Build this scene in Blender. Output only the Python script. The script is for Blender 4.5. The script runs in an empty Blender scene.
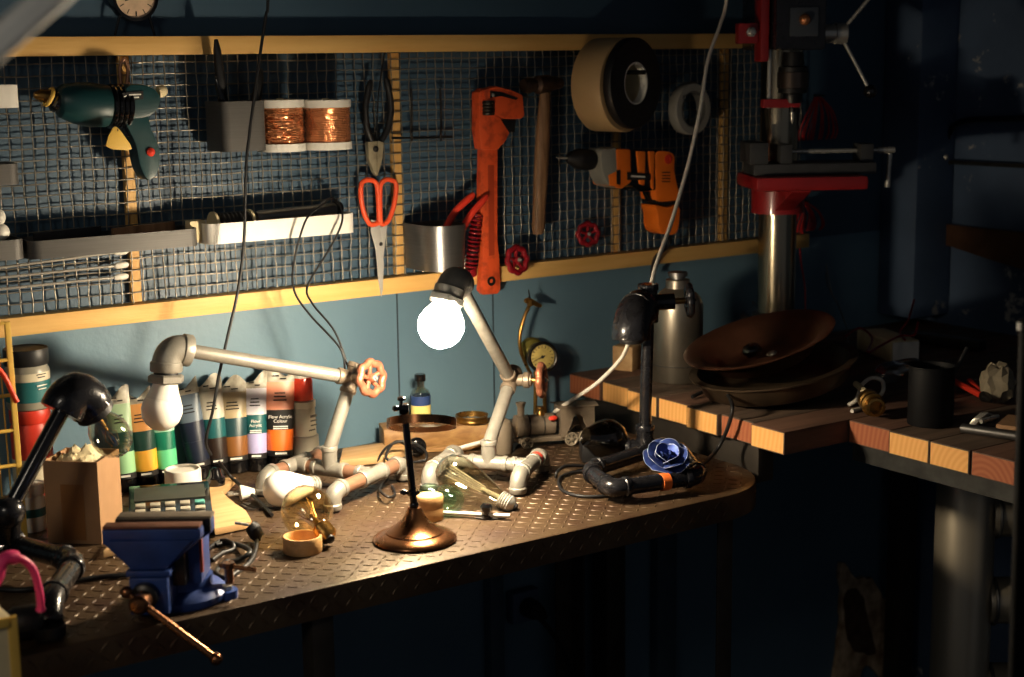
import bpy, bmesh, math, random
from mathutils import Vector as V, Matrix
random.seed(7)
SC = bpy.context.scene
COL = SC.collection
PI = math.pi
HB = 0.85                      # bench top height
# ------------------------------------------------------------------ camera
CAM = V((-1.2907, -2.2663, 1.5004)); FPX = 1556.0
_y, _p, _r = math.radians(34.7), math.radians(10.35), math.radians(-0.75)
_f = V((math.sin(_y)*math.cos(_p), math.cos(_y)*math.cos(_p), -math.sin(_p)))
_rt = V((math.cos(_y), -math.sin(_y), 0)); _up = _rt.cross(_f)
_c, _s = math.cos(_r), math.sin(_r)
_rt, _up = _rt*_c + _up*_s, _up*_c - _rt*_s
def ray(x, y): return _f*FPX + _rt*(x-512) - _up*(y-338.5)
def W(x, y, Y=0.0):            # point of the photograph on the plane y = Y (parallel to the back wall)
    d = ray(x, y); return CAM + d*((Y-CAM.y)/d.y)
def B(x, y, h=0.0):            # point of the photograph on the bench, h above its top
    d = ray(x, y); return CAM + d*((HB+h-CAM.z)/d.z)
def X(x, y, xx):               # point on the plane x = xx (parallel to the right wall)
    d = ray(x, y); return CAM + d*((xx-CAM.x)/d.x)
cd = bpy.data.cameras.new('camera'); cam = bpy.data.objects.new('camera', cd); COL.objects.link(cam)
cd.sensor_width = 36.0; cd.lens = FPX/1024*36.0; cd.clip_start = .02; cd.clip_end = 50
mw = Matrix.Identity(4)
for i, a in enumerate((_rt, _up, -_f)):
    for j in range(3): mw[j][i] = a[j]
mw.translation = CAM
cam.matrix_world = mw
cd.dof.use_dof = True; cd.dof.focus_distance = 2.32; cd.dof.aperture_fstop = 4.5
SC.camera = cam
# ------------------------------------------------------------------ materials
def lin(c):
    return tuple(((v/255)/12.92 if v/255 <= .04045 else ((v/255+.055)/1.055)**2.4) for v in c)
def _nodes(name):
    m = bpy.data.materials.new(name); m.use_nodes = True
    nt = m.node_tree; b = nt.nodes['Principled BSDF']; return m, nt, b
def N(nt, t, **k):
    n = nt.nodes.new(t)
    for a, v in k.items(): setattr(n, a, v)
    return n
def mat(name, rgb, rough=.5, metal=0, var=.18, scale=25, bump=0, bscale=None, trans=0, ior=1.45, coat=0, rvar=.1, stretch=None, rgb2=None, lo=.35, hi=.65, detail=4, alpha=1, spec=.5):
    m, nt, b = _nodes(name); L = nt.links
    c = lin(rgb); d = lin(rgb2) if rgb2 else tuple(v*(1-var) for v in c)
    tc = N(nt, 'ShaderNodeTexCoord'); mp = N(nt, 'ShaderNodeMapping'); L.new(tc.outputs['Object'], mp.inputs['Vector'])
    if stretch: mp.inputs['Scale'].default_value = stretch
    no = N(nt, 'ShaderNodeTexNoise'); no.inputs['Scale'].default_value = scale; no.inputs['Detail'].default_value = detail
    L.new(mp.outputs['Vector'], no.inputs['Vector'])
    cr = N(nt, 'ShaderNodeValToRGB'); L.new(no.outputs['Fac'], cr.inputs['Fac'])
    e = cr.color_ramp.elements; e[0].position = lo; e[1].position = hi
    e[0].color = (*d, 1); e[1].color = (*c, 1)
    L.new(cr.outputs['Color'], b.inputs['Base Color'])
    b.inputs['Metallic'].default_value = metal; b.inputs['IOR'].default_value = ior
    b.inputs['Specular IOR Level'].default_value = spec
    b.inputs['Transmission Weight'].default_value = trans; b.inputs['Coat Weight'].default_value = coat
    b.inputs['Alpha'].default_value = alpha
    mr = N(nt, 'ShaderNodeMapRange'); L.new(no.outputs['Fac'], mr.inputs['Value'])
    mr.inputs['To Min'].default_value = min(1, rough+rvar); mr.inputs['To Max'].default_value = max(.02, rough-rvar)
    L.new(mr.outputs['Result'], b.inputs['Roughness'])
    if bump:
        n2 = N(nt, 'ShaderNodeTexNoise'); n2.inputs['Scale'].default_value = bscale or scale*4; n2.inputs['Detail'].default_value = 5
        L.new(mp.outputs['Vector'], n2.inputs['Vector'])
        bp = N(nt, 'ShaderNodeBump'); bp.inputs['Strength'].default_value = bump; bp.inputs['Distance'].default_value = .002
        L.new(n2.outputs['Fac'], bp.inputs['Height']); L.new(bp.outputs['Normal'], b.inputs['Normal'])
    return m
def wood(name, rgb, rgb2, along='X', scale=9, rough=.55):
    st = {'X': (1, 9, 9), 'Y': (9, 1, 9), 'Z': (9, 9, 1)}[along]
    return mat(name, rgb, rough, 0, scale=scale, stretch=st, rgb2=rgb2, lo=.25, hi=.75, bump=.25, bscale=scale*5, detail=6)
def endgrain(name, rgb, rgb2):
    m, nt, b = _nodes(name); L = nt.links
    tc = N(nt, 'ShaderNodeTexCoord'); mp = N(nt, 'ShaderNodeMapping'); L.new(tc.outputs['Object'], mp.inputs['Vector'])
    mp.inputs['Location'].default_value = (0, .35, -.87); mp.inputs['Scale'].default_value = (1, 1, 1)
    wv = N(nt, 'ShaderNodeTexWave', wave_type='RINGS', rings_direction='X'); wv.inputs['Scale'].default_value = 34; wv.inputs['Distortion'].default_value = 2.2; wv.inputs['Detail Scale'].default_value = .6
    L.new(mp.outputs['Vector'], wv.inputs['Vector'])
    cr = N(nt, 'ShaderNodeValToRGB'); L.new(wv.outputs['Fac'], cr.inputs['Fac'])
    cr.color_ramp.elements[0].color = (*lin(rgb2), 1); cr.color_ramp.elements[1].color = (*lin(rgb), 1)
    L.new(cr.outputs['Color'], b.inputs['Base Color']); b.inputs['Roughness'].default_value = .75
    return m
def glass(name, rgb, rough=.02, ior=1.45, refl=1.0):
    """thin clear wall: what lies behind shows through, the surface reflects by its Fresnel term"""
    m, nt, b = _nodes(name); L = nt.links; out = nt.nodes['Material Output']; nt.nodes.remove(b)
    tr = N(nt, 'ShaderNodeBsdfTransparent'); tr.inputs['Color'].default_value = (*lin(rgb), 1)
    gl = N(nt, 'ShaderNodeBsdfGlossy'); gl.inputs['Roughness'].default_value = rough; gl.inputs['Color'].default_value = (1, 1, 1, 1)
    fr = N(nt, 'ShaderNodeLayerWeight'); fr.inputs['Blend'].default_value = .5
    pw = N(nt, 'ShaderNodeMath', operation='POWER'); pw.inputs[1].default_value = 4.0; L.new(fr.outputs['Facing'], pw.inputs[0])
    ml = N(nt, 'ShaderNodeMath', operation='MULTIPLY_ADD'); ml.inputs[1].default_value = .6*refl; ml.inputs[2].default_value = .045*refl; L.new(pw.outputs[0], ml.inputs[0])
    mx = N(nt, 'ShaderNodeMixShader'); L.new(ml.outputs[0], mx.inputs[0]); L.new(tr.outputs[0], mx.inputs[1]); L.new(gl.outputs[0], mx.inputs[2]); L.new(mx.outputs[0], out.inputs['Surface'])
    return m
def wallmat(name, base, dark, chip, chip_lo, cscale=6, rough=.55, upper=None, zsplit=0):
    m, nt, b = _nodes(name); L = nt.links
    tc = N(nt, 'ShaderNodeTexCoord')
    n1 = N(nt, 'ShaderNodeTexNoise'); n1.inputs['Scale'].default_value = 3.2; n1.inputs['Detail'].default_value = 6
    n2 = N(nt, 'ShaderNodeTexNoise'); n2.inputs['Scale'].default_value = cscale; n2.inputs['Detail'].default_value = 9; n2.inputs['Roughness'].default_value = .72
    n3 = N(nt, 'ShaderNodeTexNoise'); n3.inputs['Scale'].default_value = 90; n3.inputs['Detail'].default_value = 3
    for n in (n1, n2, n3): L.new(tc.outputs['Object'], n.inputs['Vector'])
    r1 = N(nt, 'ShaderNodeValToRGB'); L.new(n1.outputs['Fac'], r1.inputs['Fac'])
    r1.color_ramp.elements[0].position = .3; r1.color_ramp.elements[1].position = .7
    r1.color_ramp.elements[0].color = (*lin(dark), 1); r1.color_ramp.elements[1].color = (*lin(base), 1)
    tone = r1.outputs['Color']
    if upper:      # darker above the panel's lower rail: light falloff painted into the wall colour
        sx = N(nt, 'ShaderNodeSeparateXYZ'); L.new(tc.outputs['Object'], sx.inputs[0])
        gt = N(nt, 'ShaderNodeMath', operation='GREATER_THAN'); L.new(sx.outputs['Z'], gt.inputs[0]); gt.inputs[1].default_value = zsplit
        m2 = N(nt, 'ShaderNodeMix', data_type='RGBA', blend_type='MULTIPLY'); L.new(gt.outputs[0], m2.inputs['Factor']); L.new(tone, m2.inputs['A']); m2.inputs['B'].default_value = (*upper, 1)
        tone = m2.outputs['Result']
    r2 = N(nt, 'ShaderNodeValToRGB'); L.new(n2.outputs['Fac'], r2.inputs['Fac'])
    r2.color_ramp.elements[0].position = chip_lo; r2.color_ramp.elements[1].position = chip_lo+.03
    r2.color_ramp.elements[0].color = (0, 0, 0, 1); r2.color_ramp.elements[1].color = (1, 1, 1, 1)
    mx = N(nt, 'ShaderNodeMix', data_type='RGBA'); L.new(r2.outputs['Color'], mx.inputs['Factor'])
    L.new(tone, mx.inputs['A']); mx.inputs['B'].default_value = (*lin(chip), 1)
    L.new(mx.outputs['Result'], b.inputs['Base Color']); b.inputs['Roughness'].default_value = rough
    bp = N(nt, 'ShaderNodeBump'); bp.inputs['Strength'].default_value = .25; bp.inputs['Distance'].default_value = .002
    ad = N(nt, 'ShaderNodeMath', operation='MULTIPLY_ADD'); L.new(r2.outputs['Color'], ad.inputs[0]); ad.inputs[1].default_value = -1.5
    L.new(n3.outputs['Fac'], ad.inputs[2]); L.new(ad.outputs[0], bp.inputs['Height']); L.new(bp.outputs['Normal'], b.inputs['Normal'])
    return m
def emit(name, rgb, k):
    m, nt, b = _nodes(name)
    b.inputs['Base Color'].default_value = (.9, .9, .85, 1); b.inputs['Emission Color'].default_value = (*rgb, 1); b.inputs['Emission Strength'].default_value = k
    return m
# ------------------------------------------------------------------ mesh builder
def frame(d):
    d = V(d).normalized(); a = V((0, 0, 1)) if abs(d.z) < .9 else V((0, 1, 0))
    u = a.cross(d).normalized(); return u, d.cross(u).normalized(), d
def spl(pts, k=8, closed=False):
    pts = [V(p) for p in pts]; out = []; n = len(pts)
    if n < 3 and not closed: return pts
    g = (lambda i: pts[i % n]) if closed else (lambda i: pts[max(0, min(n-1, i))])
    for i in range(n if closed else n-1):
        p0, p1, p2, p3 = g(i-1), g(i), g(i+1), g(i+2)
        for j in range(k):
            t = j/k
            out.append(.5*((2*p1)+(p2-p0)*t+(2*p0-5*p1+4*p2-p3)*t*t+(3*p1-p0-3*p2+p3)*t**3))
    if not closed: out.append(pts[-1])
    return out
class G:
    def __init__(s): s.bm = bmesh.new()
    def loft(s, rings, cap=True, wrap=False, mi=0):
        R = [[s.bm.verts.new(p) for p in r] for r in rings]; n = len(R[0])
        for i in range(len(R) if wrap else len(R)-1):
            a, b = R[i], R[(i+1) % len(R)]
            for j in range(n):
                f = s.bm.faces.new((a[j], a[(j+1) % n], b[(j+1) % n], b[j])); f.material_index = mi
        if cap and not wrap:
            s.bm.faces.new(R[0][::-1]).material_index = mi; s.bm.faces.new(R[-1]).material_index = mi
        return s
    def tube(s, pts, r, n=10, closed=False, cap=True, sq=None):
        pts = [V(p) for p in pts]; m = len(pts); rs = r if isinstance(r, (list, tuple)) else [r]*m
        tan = []
        for i in range(m):
            a = pts[(i-1) % m] if (closed or i) else pts[0]; b = pts[(i+1) % m] if (closed or i < m-1) else pts[-1]
            t = b-a; tan.append(t.normalized() if t.length > 1e-9 else V((0, 0, 1)))
        u, v, _ = frame(tan[0]); rings = []
        for i in range(m):
            if i:
                q = tan[i-1].rotation_difference(tan[i]); u = q @ u; v = tan[i].cross(u).normalized(); u = v.cross(tan[i]).normalized()
            rings.append([pts[i]+(u*math.cos(2*PI*j/n)+v*math.sin(2*PI*j/n))*rs[i] for j in range(n)])
        return s.loft(rings, cap, closed)
    def cyl(s, a, b, r, r2=None, n=20): return s.tube([a, b], [r, r if r2 is None else r2], n)
    def lathe(s, o, ax, prof, n=28, closed=False):
        u, v, d = frame(ax); o = V(o); rings = []
        for r, h in prof:
            r = max(r, 1e-5); rings.append([o+d*h+(u*math.cos(2*PI*j/n)+v*math.sin(2*PI*j/n))*r for j in range(n)])
        return s.loft(rings, not closed, closed)
    def ball(s, c, r, sc=(1, 1, 1), n=16):
        k = bmesh.ops.create_uvsphere(s.bm, u_segments=n, v_segments=max(6, n//2), radius=r)
        for v in k['verts']: v.co = V((v.co.x*sc[0], v.co.y*sc[1], v.co.z*sc[2]))+V(c)
        return s
    def torus(s, c, ax, R, r, n=28, m=10, wob=0, k=8):
        u, v, d = frame(ax); c = V(c)
        return s.tube([c+(u*math.cos(2*PI*j/n)+v*math.sin(2*PI*j/n))*R*(1+wob*math.cos(k*2*PI*j/n)) for j in range(n)], r, m, closed=True)
    def box(s, c, sz, ux=None, uz=None):
        c = V(c); uz = V(uz or (0, 0, 1)).normalized(); ux = V(ux or (1, 0, 0)); ux = (ux-uz*ux.dot(uz)).normalized(); uy = uz.cross(ux)
        a, b, h = ux*sz[0]/2, uy*sz[1]/2, uz*sz[2]/2
        return s.loft([[c-a-b+k*h, c+a-b+k*h, c+a+b+k*h, c-a+b+k*h] for k in (-1, 1)])
    def prism(s, pts, th):      # pts: 3-D outline, th: thickness vector
        th = V(th); return s.loft([[V(p) for p in pts], [V(p)+th for p in pts]])
def finish(g, bevel=0, seg=2, smooth=38):
    bm = g.bm
    bmesh.ops.remove_doubles(bm, verts=bm.verts, dist=1e-6)
    bmesh.ops.recalc_face_normals(bm, faces=bm.faces)
    if bevel:
        es = [e for e in bm.edges if len(e.link_faces) == 2 and e.calc_face_angle(0) > .6]
        bmesh.ops.bevel(bm, geom=es, offset=bevel, segments=seg, profile=.6, affect='EDGES', clamp_overlap=True)
        bmesh.ops.recalc_face_normals(bm, faces=bm.faces)
    for f in bm.faces: f.smooth = True
    lim = math.radians(smooth)
    for e in bm.edges:
        e.smooth = len(e.link_faces) != 2 or e.calc_face_angle(0) < lim
def rootloc(o):
    p = V((0, 0, 0))
    while o is not None: p = p+o.location; o = o.parent
    return p
def obj(name, g, m, parent=None, bevel=0, smooth=38, label=None, seg=2, origin=None):
    finish(g, bevel, seg, smooth)
    if parent is not None: loc = rootloc(parent)
    elif origin is not None: loc = V(origin)
    else:
        vs = [v.co for v in g.bm.verts]; lo = [min(v[i] for v in vs) for i in range(3)]; hi = [max(v[i] for v in vs) for i in range(3)]
        loc = V(((lo[0]+hi[0])/2, (lo[1]+hi[1])/2, lo[2]))
    for v in g.bm.verts: v.co = v.co-loc
    me = bpy.data.meshes.new(name); g.bm.to_mesh(me); g.bm.free()
    for k in (m if isinstance(m, (list, tuple)) else [m]): me.materials.append(k)
    o = bpy.data.objects.new(name, me); COL.objects.link(o)
    if parent is not None: o.parent = parent
    else: o.location = loc
    if label: o['label'] = label
    return o
def thing(name, label, cat, loc, group=None):
    o = bpy.data.objects.new(name, None); COL.objects.link(o); o.location = V(loc); o.empty_display_size = .02
    return tag(o, label, cat, group)
def tag(o, label, cat, group=None, kind=None):
    o['label'] = label; o['category'] = cat
    if group: o['group'] = group
    if kind: o['kind'] = kind
    return o
def struct(name, g, m, label=None, cat=None, **k):
    o = obj(name, g, m, **k); o['kind'] = 'structure'
    if label: o['label'] = label
    if cat: o['category'] = cat
    return o
def lettering(body, size, m, parent, c, ux, uy, name='lettering', align='CENTER', sp=1.0):
    cu = bpy.data.curves.new(name, 'FONT'); cu.body = body; cu.size = size; cu.align_x = align; cu.align_y = 'CENTER'; cu.space_line = .9; cu.space_character = sp
    cu.extrude = .0001
    tmp = bpy.data.objects.new('tmp_text', cu); COL.objects.link(tmp); dg = bpy.context.evaluated_depsgraph_get()
    me = bpy.data.meshes.new_from_object(tmp.evaluated_get(dg)); bpy.data.objects.remove(tmp); bpy.data.curves.remove(cu)
    ux = V(ux).normalized(); uy = V(uy); uy = (uy-ux*uy.dot(ux)).normalized(); uz = ux.cross(uy); off = V(c)-rootloc(parent)
    for v in me.vertices: v.co = off+ux*v.co.x+uy*v.co.y+uz*v.co.z
    me.name = name; me.materials.clear(); me.materials.append(m)
    o = bpy.data.objects.new(name, me); COL.objects.link(o); o.parent = parent
    return o
# pipe fittings
def elbow(g, p, d1, d2, r, L, k=1.24):
    p = V(p); d1 = V(d1).normalized(); d2 = V(d2).normalized()
    a, b = p+d1*L, p+d2*L; q1, q2 = a+(p-a)*.78, b+(p-b)*.78
    pts = [a*(1-t)**3+q1*3*t*(1-t)**2+q2*3*t*t*(1-t)+b*t**3 for t in [i/12 for i in range(13)]]
    g.tube(pts, r*1.12, 18)
    for q, d in ((a, d1), (b, d2)): g.lathe(q-d*r*.75, d, [(r*1.1, 0), (r*k, r*.12), (r*k, r*.7), (r*k*.95, r*.8)], 20)
def tee(g, p, ax, br, r, L, Lb=None, k=1.24):
    p = V(p); ax = V(ax).normalized(); br = V(br).normalized(); Lb = Lb or L
    g.cyl(p-ax*L, p+ax*L, r*1.12, n=18); g.cyl(p, p+br*Lb, r*1.12, n=18)
    for q, d in ((p+ax*L, ax), (p-ax*L, -ax), (p+br*Lb, br)): g.lathe(q-d*r*.75, d, [(r*1.1, 0), (r*k, r*.12), (r*k, r*.7), (r*k*.95, r*.8)], 20)
def wheel(root, p, ax, R, mrim, mhub, r=.19, name='valve_wheel', spokes=5, wob=.07):
    g = G(); g.torus(p, ax, R*(1-r*.8), R*r, 48, 10, wob, 8)
    u, v, d = frame(ax); p = V(p)
    for i in range(spokes):
        t = 2*PI*i/spokes+.3; g.tube([p-d*R*.12+(u*math.cos(t)+v*math.sin(t))*R*.12, p+(u*math.cos(t)+v*math.sin(t))*R*.78], [R*.14, R*.11], 8)
    g.lathe(p-d*R*.28, d, [(R*.2, 0), (R*.24, R*.1), (R*.24, R*.4), (R*.18, R*.5)], 14)
    o = obj(name, g, mrim, root)
    h = G(); h.lathe(p+d*R*.2, d, [(R*.16, 0), (R*.16, R*.1), (R*.07, R*.12), (R*.07, R*.22)], 6); obj('wheel_nut', h, mhub, o)
    return o
# ------------------------------------------------------------------ palette
CR = V((.82, -.57, 0)); CF = V((-.57, -.82, 0)); UP = V((0, 0, 1)); EX = V((1, 0, 0)); EY = V((0, 1, 0))
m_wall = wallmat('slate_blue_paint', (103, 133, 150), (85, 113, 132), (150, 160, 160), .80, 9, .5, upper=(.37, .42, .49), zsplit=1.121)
m_wallR = wallmat('navy_plaster', (84, 104, 132), (50, 66, 90), (176, 172, 164), .60, 7, .6)
m_floor = mat('concrete', (60, 58, 56), .8, var=.4, scale=5, bump=.3)
m_ceil = mat('dark_ceiling', (45, 47, 52), .8)
m_rail = wood('pine_rail', (232, 188, 116), (214, 164, 90), 'X', 7)
m_strip = wood('pine_strip', (216, 174, 106), (186, 138, 74), 'Z', 7)
m_wire = mat('galvanised_wire', (140, 134, 123), .36, .6, var=.35, scale=60)
m_steel = mat('brushed_steel', (128, 126, 124), .36, .9, var=.12, scale=40, stretch=(.3, 1, 14))
m_tray = mat('tray_steel', (82, 80, 78), .55, .25, var=.12, scale=40, stretch=(.3, 1, 14))
m_tee = mat('bare_iron_fitting', (128, 114, 98), .42, .35, var=.25, scale=60, bump=.18, bscale=350)
m_steelb = mat('bright_steel', (200, 196, 186), .26, .6, var=.15, scale=30)
m_steeld = mat('dark_steel', (70, 68, 66), .4, .9, var=.4, scale=30)
m_white = mat('lit_tray_white', (226, 222, 214), .4, var=.05)  # metal trays in full lamplight: the brightness is put into the colour
m_plast_w = mat('white_plastic', (228, 224, 214), .35, var=.06)
m_black = mat('black_rubber', (22, 22, 24), .5, var=.3, scale=40)
m_blackg = mat('black_gloss', (14, 14, 16), .16, var=.3, coat=.5, rvar=.05)
m_blackm = mat('black_iron', (34, 34, 38), .26, .3, var=.4, scale=60, bump=.1, coat=.3)
m_green = mat('dark_green_plastic', (20, 56, 60), .42, var=.15)
m_orange = mat('orange_plastic', (240, 118, 32), .4, var=.1)
m_orangew = mat('orange_wrench_paint', (212, 82, 40), .45, var=.35, scale=50, bump=.2, rgb2=(150, 52, 26), lo=.28, hi=.5)
m_red = mat('red_plastic', (214, 58, 40), .4, var=.15)
m_redp = mat('red_paint', (176, 34, 34), .4, var=.25, scale=30)
m_redw = mat('red_wire', (206, 38, 36), .4, var=.2)
m_redd = mat('dark_red_iron', (150, 24, 36), .35, .2, var=.35, scale=60)
m_copper = mat('copper_winding', (240, 158, 108), .25, .7, var=.45, scale=70, bump=.8, bscale=110, rvar=.12)
m_brass = mat('aged_brass', (176, 134, 72), .3, .95, var=.4, scale=40)
m_bronze = mat('brown_bronze', (156, 106, 72), .27, .95, var=.3, scale=25)
m_pipe = mat('cast_galvanised', (142, 138, 129), .42, .35, var=.18, scale=60, bump=.18, bscale=350)
m_pipec = mat('copper_pipe', (176, 132, 106), .38, .6, var=.25, scale=60)
m_wheelc = mat('copper_painted_iron', (172, 108, 82), .4, .5, var=.35, scale=90, bump=.2)
m_kraft = mat('kraft_cardboard', (164, 126, 90), .75, var=.12, scale=20, bump=.1)
m_kraftd = mat('packing_tape', (150, 104, 62), .35, var=.1)
m_tan = mat('tan_tape', (190, 158, 112), .5, var=.08)
m_palew = wood('pale_turned_wood', (222, 176, 118), (198, 148, 92), 'X', 16)
m_hammerw = wood('worn_handle_wood', (156, 118, 84), (84, 58, 38), 'Z', 12)
m_ply = wood('plywood', (206, 170, 122), (172, 132, 86), 'X', 8)
m_block = wood('olive_wood', (166, 128, 78), (112, 76, 42), 'X', 12)
m_clear = glass('clear_glass', (246, 246, 240), .02, 1.5, 1.9)
m_amber = glass('amber_glass', (253, 248, 232), .02, 1.6, 1.5)
m_teal = glass('green_glass', (222, 243, 233), .05, 1.6, 1.5)
m_smoke = glass('smoky_glass', (170, 166, 160), .08, 1.6, 1.3)
m_film = glass('clear_film', (220, 220, 216), .12, 1.5, 3.0)
m_cord = mat('white_cord', (214, 208, 196), .5, var=.05)
m_navy = mat('vise_blue', (44, 72, 140), .42, .1, var=.3, scale=30, bump=.12)
m_pink = mat('pink_plastic', (250, 70, 132), .45, var=.1)
m_yellow = mat('yellow_paint', (224, 182, 84), .5, var=.15)
m_cream = mat('cream_paper', (216, 200, 160), .7, var=.1)
m_ink = mat('black_ink', (24, 22, 22), .6)
m_inkw = mat('white_ink', (226, 222, 214), .6, var=.02)

# ------------------------------------------------------------------ room
XR = 1.35
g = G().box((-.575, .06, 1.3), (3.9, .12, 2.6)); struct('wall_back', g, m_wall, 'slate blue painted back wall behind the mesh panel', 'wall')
# right wall, with a broken-plaster hollow low down
g = G().box((XR+.06, -1.44, 1.3), (.12, 3.12, 2.6)); struct('wall_right', g, m_wallR, 'dark navy wall with chipped plaster on the right', 'wall')
g = G().box((-.55, -1.4, -.05), (4.2, 3.4, .1)); struct('floor', g, m_floor, 'dark concrete floor under both benches', 'floor')
g = G().box((-.55, -1.0, 2.65), (4.2, 2.4, .1)); struct('ceiling', g, m_ceil, 'dark ceiling above the workshop', 'ceiling')
# chased corner: square pilaster that shows slightly lighter next to the right wall
g = G().box((1.29, -.05, 1.77), (.115, .098, 1.656)); struct('trim_1', g, m_wallR, 'narrow boxed pilaster in the corner of the navy wall', 'trim', bevel=.006)
# vertical joints between the wall boards below the panel
for k, px in ((2, 399), (3, 494)):
    x = W(px, 380, -.0005).x; struct('trim_%d' % k, G().box((x, -.0008, .96), (.0022, .0015, .29)), mat('joint_grey', (44, 58, 68), .7), 'thin dark vertical joint in the wall '+('left of' if k == 2 else 'right of')+' the lit bulb', 'joint')
# bare plaster patch (low on the back wall beneath the wooden bench)
m_patch = mat('crumbled_plaster', (226, 196, 158), .9, var=.5, scale=30, bump=1, rgb2=(150, 118, 86))
m_patchd = mat('dark_render', (96, 70, 50), .95, var=.5, scale=40, bump=1)
def blob(poly, Y, th, name, m, parent=None, jit=.0):
    pts = [W(x, y, Y) for x, y in poly]
    pts = spl(pts, 4, True); pts = [p+V((random.uniform(-1, 1), 0, random.uniform(-1, 1)))*jit for p in pts]
    return G().prism(pts, (0, -th, 0))
pt = thing('plaster_patch', 'ragged patch of crumbled tan plaster low on wall below wooden bench', 'plaster patch', W(860, 677, 0)); pt['kind'] = 'structure'
obj('plaster_rim', blob([(838, 560), (852, 575), (868, 578), (880, 596), (893, 606), (897, 640), (893, 668), (880, 678), (862, 664), (850, 690), (832, 690), (836, 640), (838, 600)], -.0, .012, '', m_patch, jit=.004), m_patch, pt, bevel=.002)
obj('bare_core', blob([(846, 592), (857, 590), (864, 606), (871, 632), (874, 652), (858, 652), (848, 640), (844, 612)], -.0125, .004, '', m_patchd, jit=.003), m_patchd, pt)

# ------------------------------------------------------------------ wire mesh tool panel
pan = thing('wire_mesh_panel', 'wooden framed wire mesh tool panel on the slate blue wall', 'tool panel', (.1, -.01, 1.11))
ZT, ZB = 1.52, 1.121; X0, X1 = -.86, .985
g = G(); pitch = .0172
nx = int((X1-X0)/pitch); nz = int((ZT-ZB)/pitch)
for i in range(nx+1):
    x = X0+i*pitch; jx = random.uniform(-.0012, .0012)
    g.tube([(x+jx*math.sin(k*.9), -.0122+.0011*(1 if (k+i) % 2 else -1), ZB-.004+k*pitch) for k in range(nz+2)], .00108, 5)
for k in range(nz+1):
    z = ZB-.004+k*pitch
    g.tube([(X0+i*pitch, -.0122-.0011*(1 if (k+i) % 2 else -1), z+.0006*math.sin(i*.7)) for i in range(nx+1)], .00108, 5)
obj('wire_mesh', g, m_wire, pan, smooth=80)
for z in (ZT, ZB): obj('rail', G().box(((X0+X1)/2, -.0151, z), (X1-X0+.02, .03, .0275)), m_rail, pan, bevel=.0015)
for px, py in ((130, 180), (397, 170), (617, 190), (724, 170)):
    x = W(px, py, -.008).x; obj('strip', G().box((x, -.0046, (ZT+ZB)/2), (.017, .009, ZT-ZB-.03)), m_strip, pan, bevel=.001)

# ------------------------------------------------------------------ trays on the mesh
def rrect(x0, x1, y0, y1, r, z, k=5):      # rounded only at the front (y0) corners
    pts = [V((x1, y1, z)), V((x0, y1, z))]
    for cx, a0 in ((x0+r, PI), (x1-r, 1.5*PI)):
        for j in range(k+1):
            a = a0+j*PI/2/k; pts.append(V((cx+r*math.cos(a), y0+r+r*math.sin(a), z)))
    return pts
def tray(name, label, cat, x0, x1, z0, z1, yf, m, r=.016, yb=-.022, t=.0022, group=None, taper=0.0):
    g = G(); a = rrect(x0+taper, x1-taper, yf+taper, yb, r, z0); b_ = rrect(x0, x1, yf, yb, r, z1)
    c = rrect(x0+t, x1-t, yf+t, yb-t, r-t, z1); d = rrect(x0+t+taper, x1-t-taper, yf+t+taper, yb-t, r-t, z0+t)
    g.loft([a, b_, c, d])
    return tag(obj(name, g, m, bevel=0), label, cat, group)
YF = -.088
def xz(px, py, Y=YF): p = W(px, py, Y); return p.x, p.z
tray('tool_tray', 'long grey steel tray on the mesh holding dark flat tools', 'tray', xz(30, 240)[0], xz(200, 230)[0], xz(115, 253)[1], xz(115, 235)[1], YF, m_tray)
tray('tool_tray', 'white lit metal tray on the mesh holding cable and torch', 'tray', xz(208, 230)[0], xz(357, 230)[0], xz(280, 239)[1], xz(280, 219)[1], YF, m_white)
tray('tool_tray', 'short grey steel tray cut by the left edge, level with long tray', 'tray', -.86, xz(26, 250)[0], xz(13, 260)[1], xz(13, 240)[1], YF, m_tray)
tray('tool_tray', 'white tray at top left edge beside the green drill', 'tray', -.86, xz(21, 96)[0], xz(10, 108)[1], xz(10, 85)[1], YF, m_white)
tray('tool_tray', 'grey tray at left edge below the white tray', 'tray', -.86, xz(21, 170)[0], xz(10, 185)[1], xz(10, 164)[1], YF, m_tray)
# contents of the long grey tray
zt = xz(115, 253)[1]+.0025
for (xa, xb, y0, y1, h, lab, m) in ((.02, .12, -.045, -.032, .034, 'dark flat steel bar lying in the long grey tray', m_steeld), (.015, .2, -.08, -.06, .023, 'thin red-brown strip lying along the long grey tray', mat('rust_strip', (120, 60, 40), .7)), (.135, .232, -.052, -.034, .033, 'dark wooden rule at the right end of the long grey tray', m_hammerw)):
    x0 = xz(30, 240)[0]
    tag(obj('flat_bar', G().prism([(x0+xa, y0, zt), (x0+xb, y0, zt), (x0+xb, y0, zt+h), (x0+xa, y0, zt+h-.004)], (0, (y1-y0)*.5, 0)), m, bevel=.001), lab, 'bar')
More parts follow.
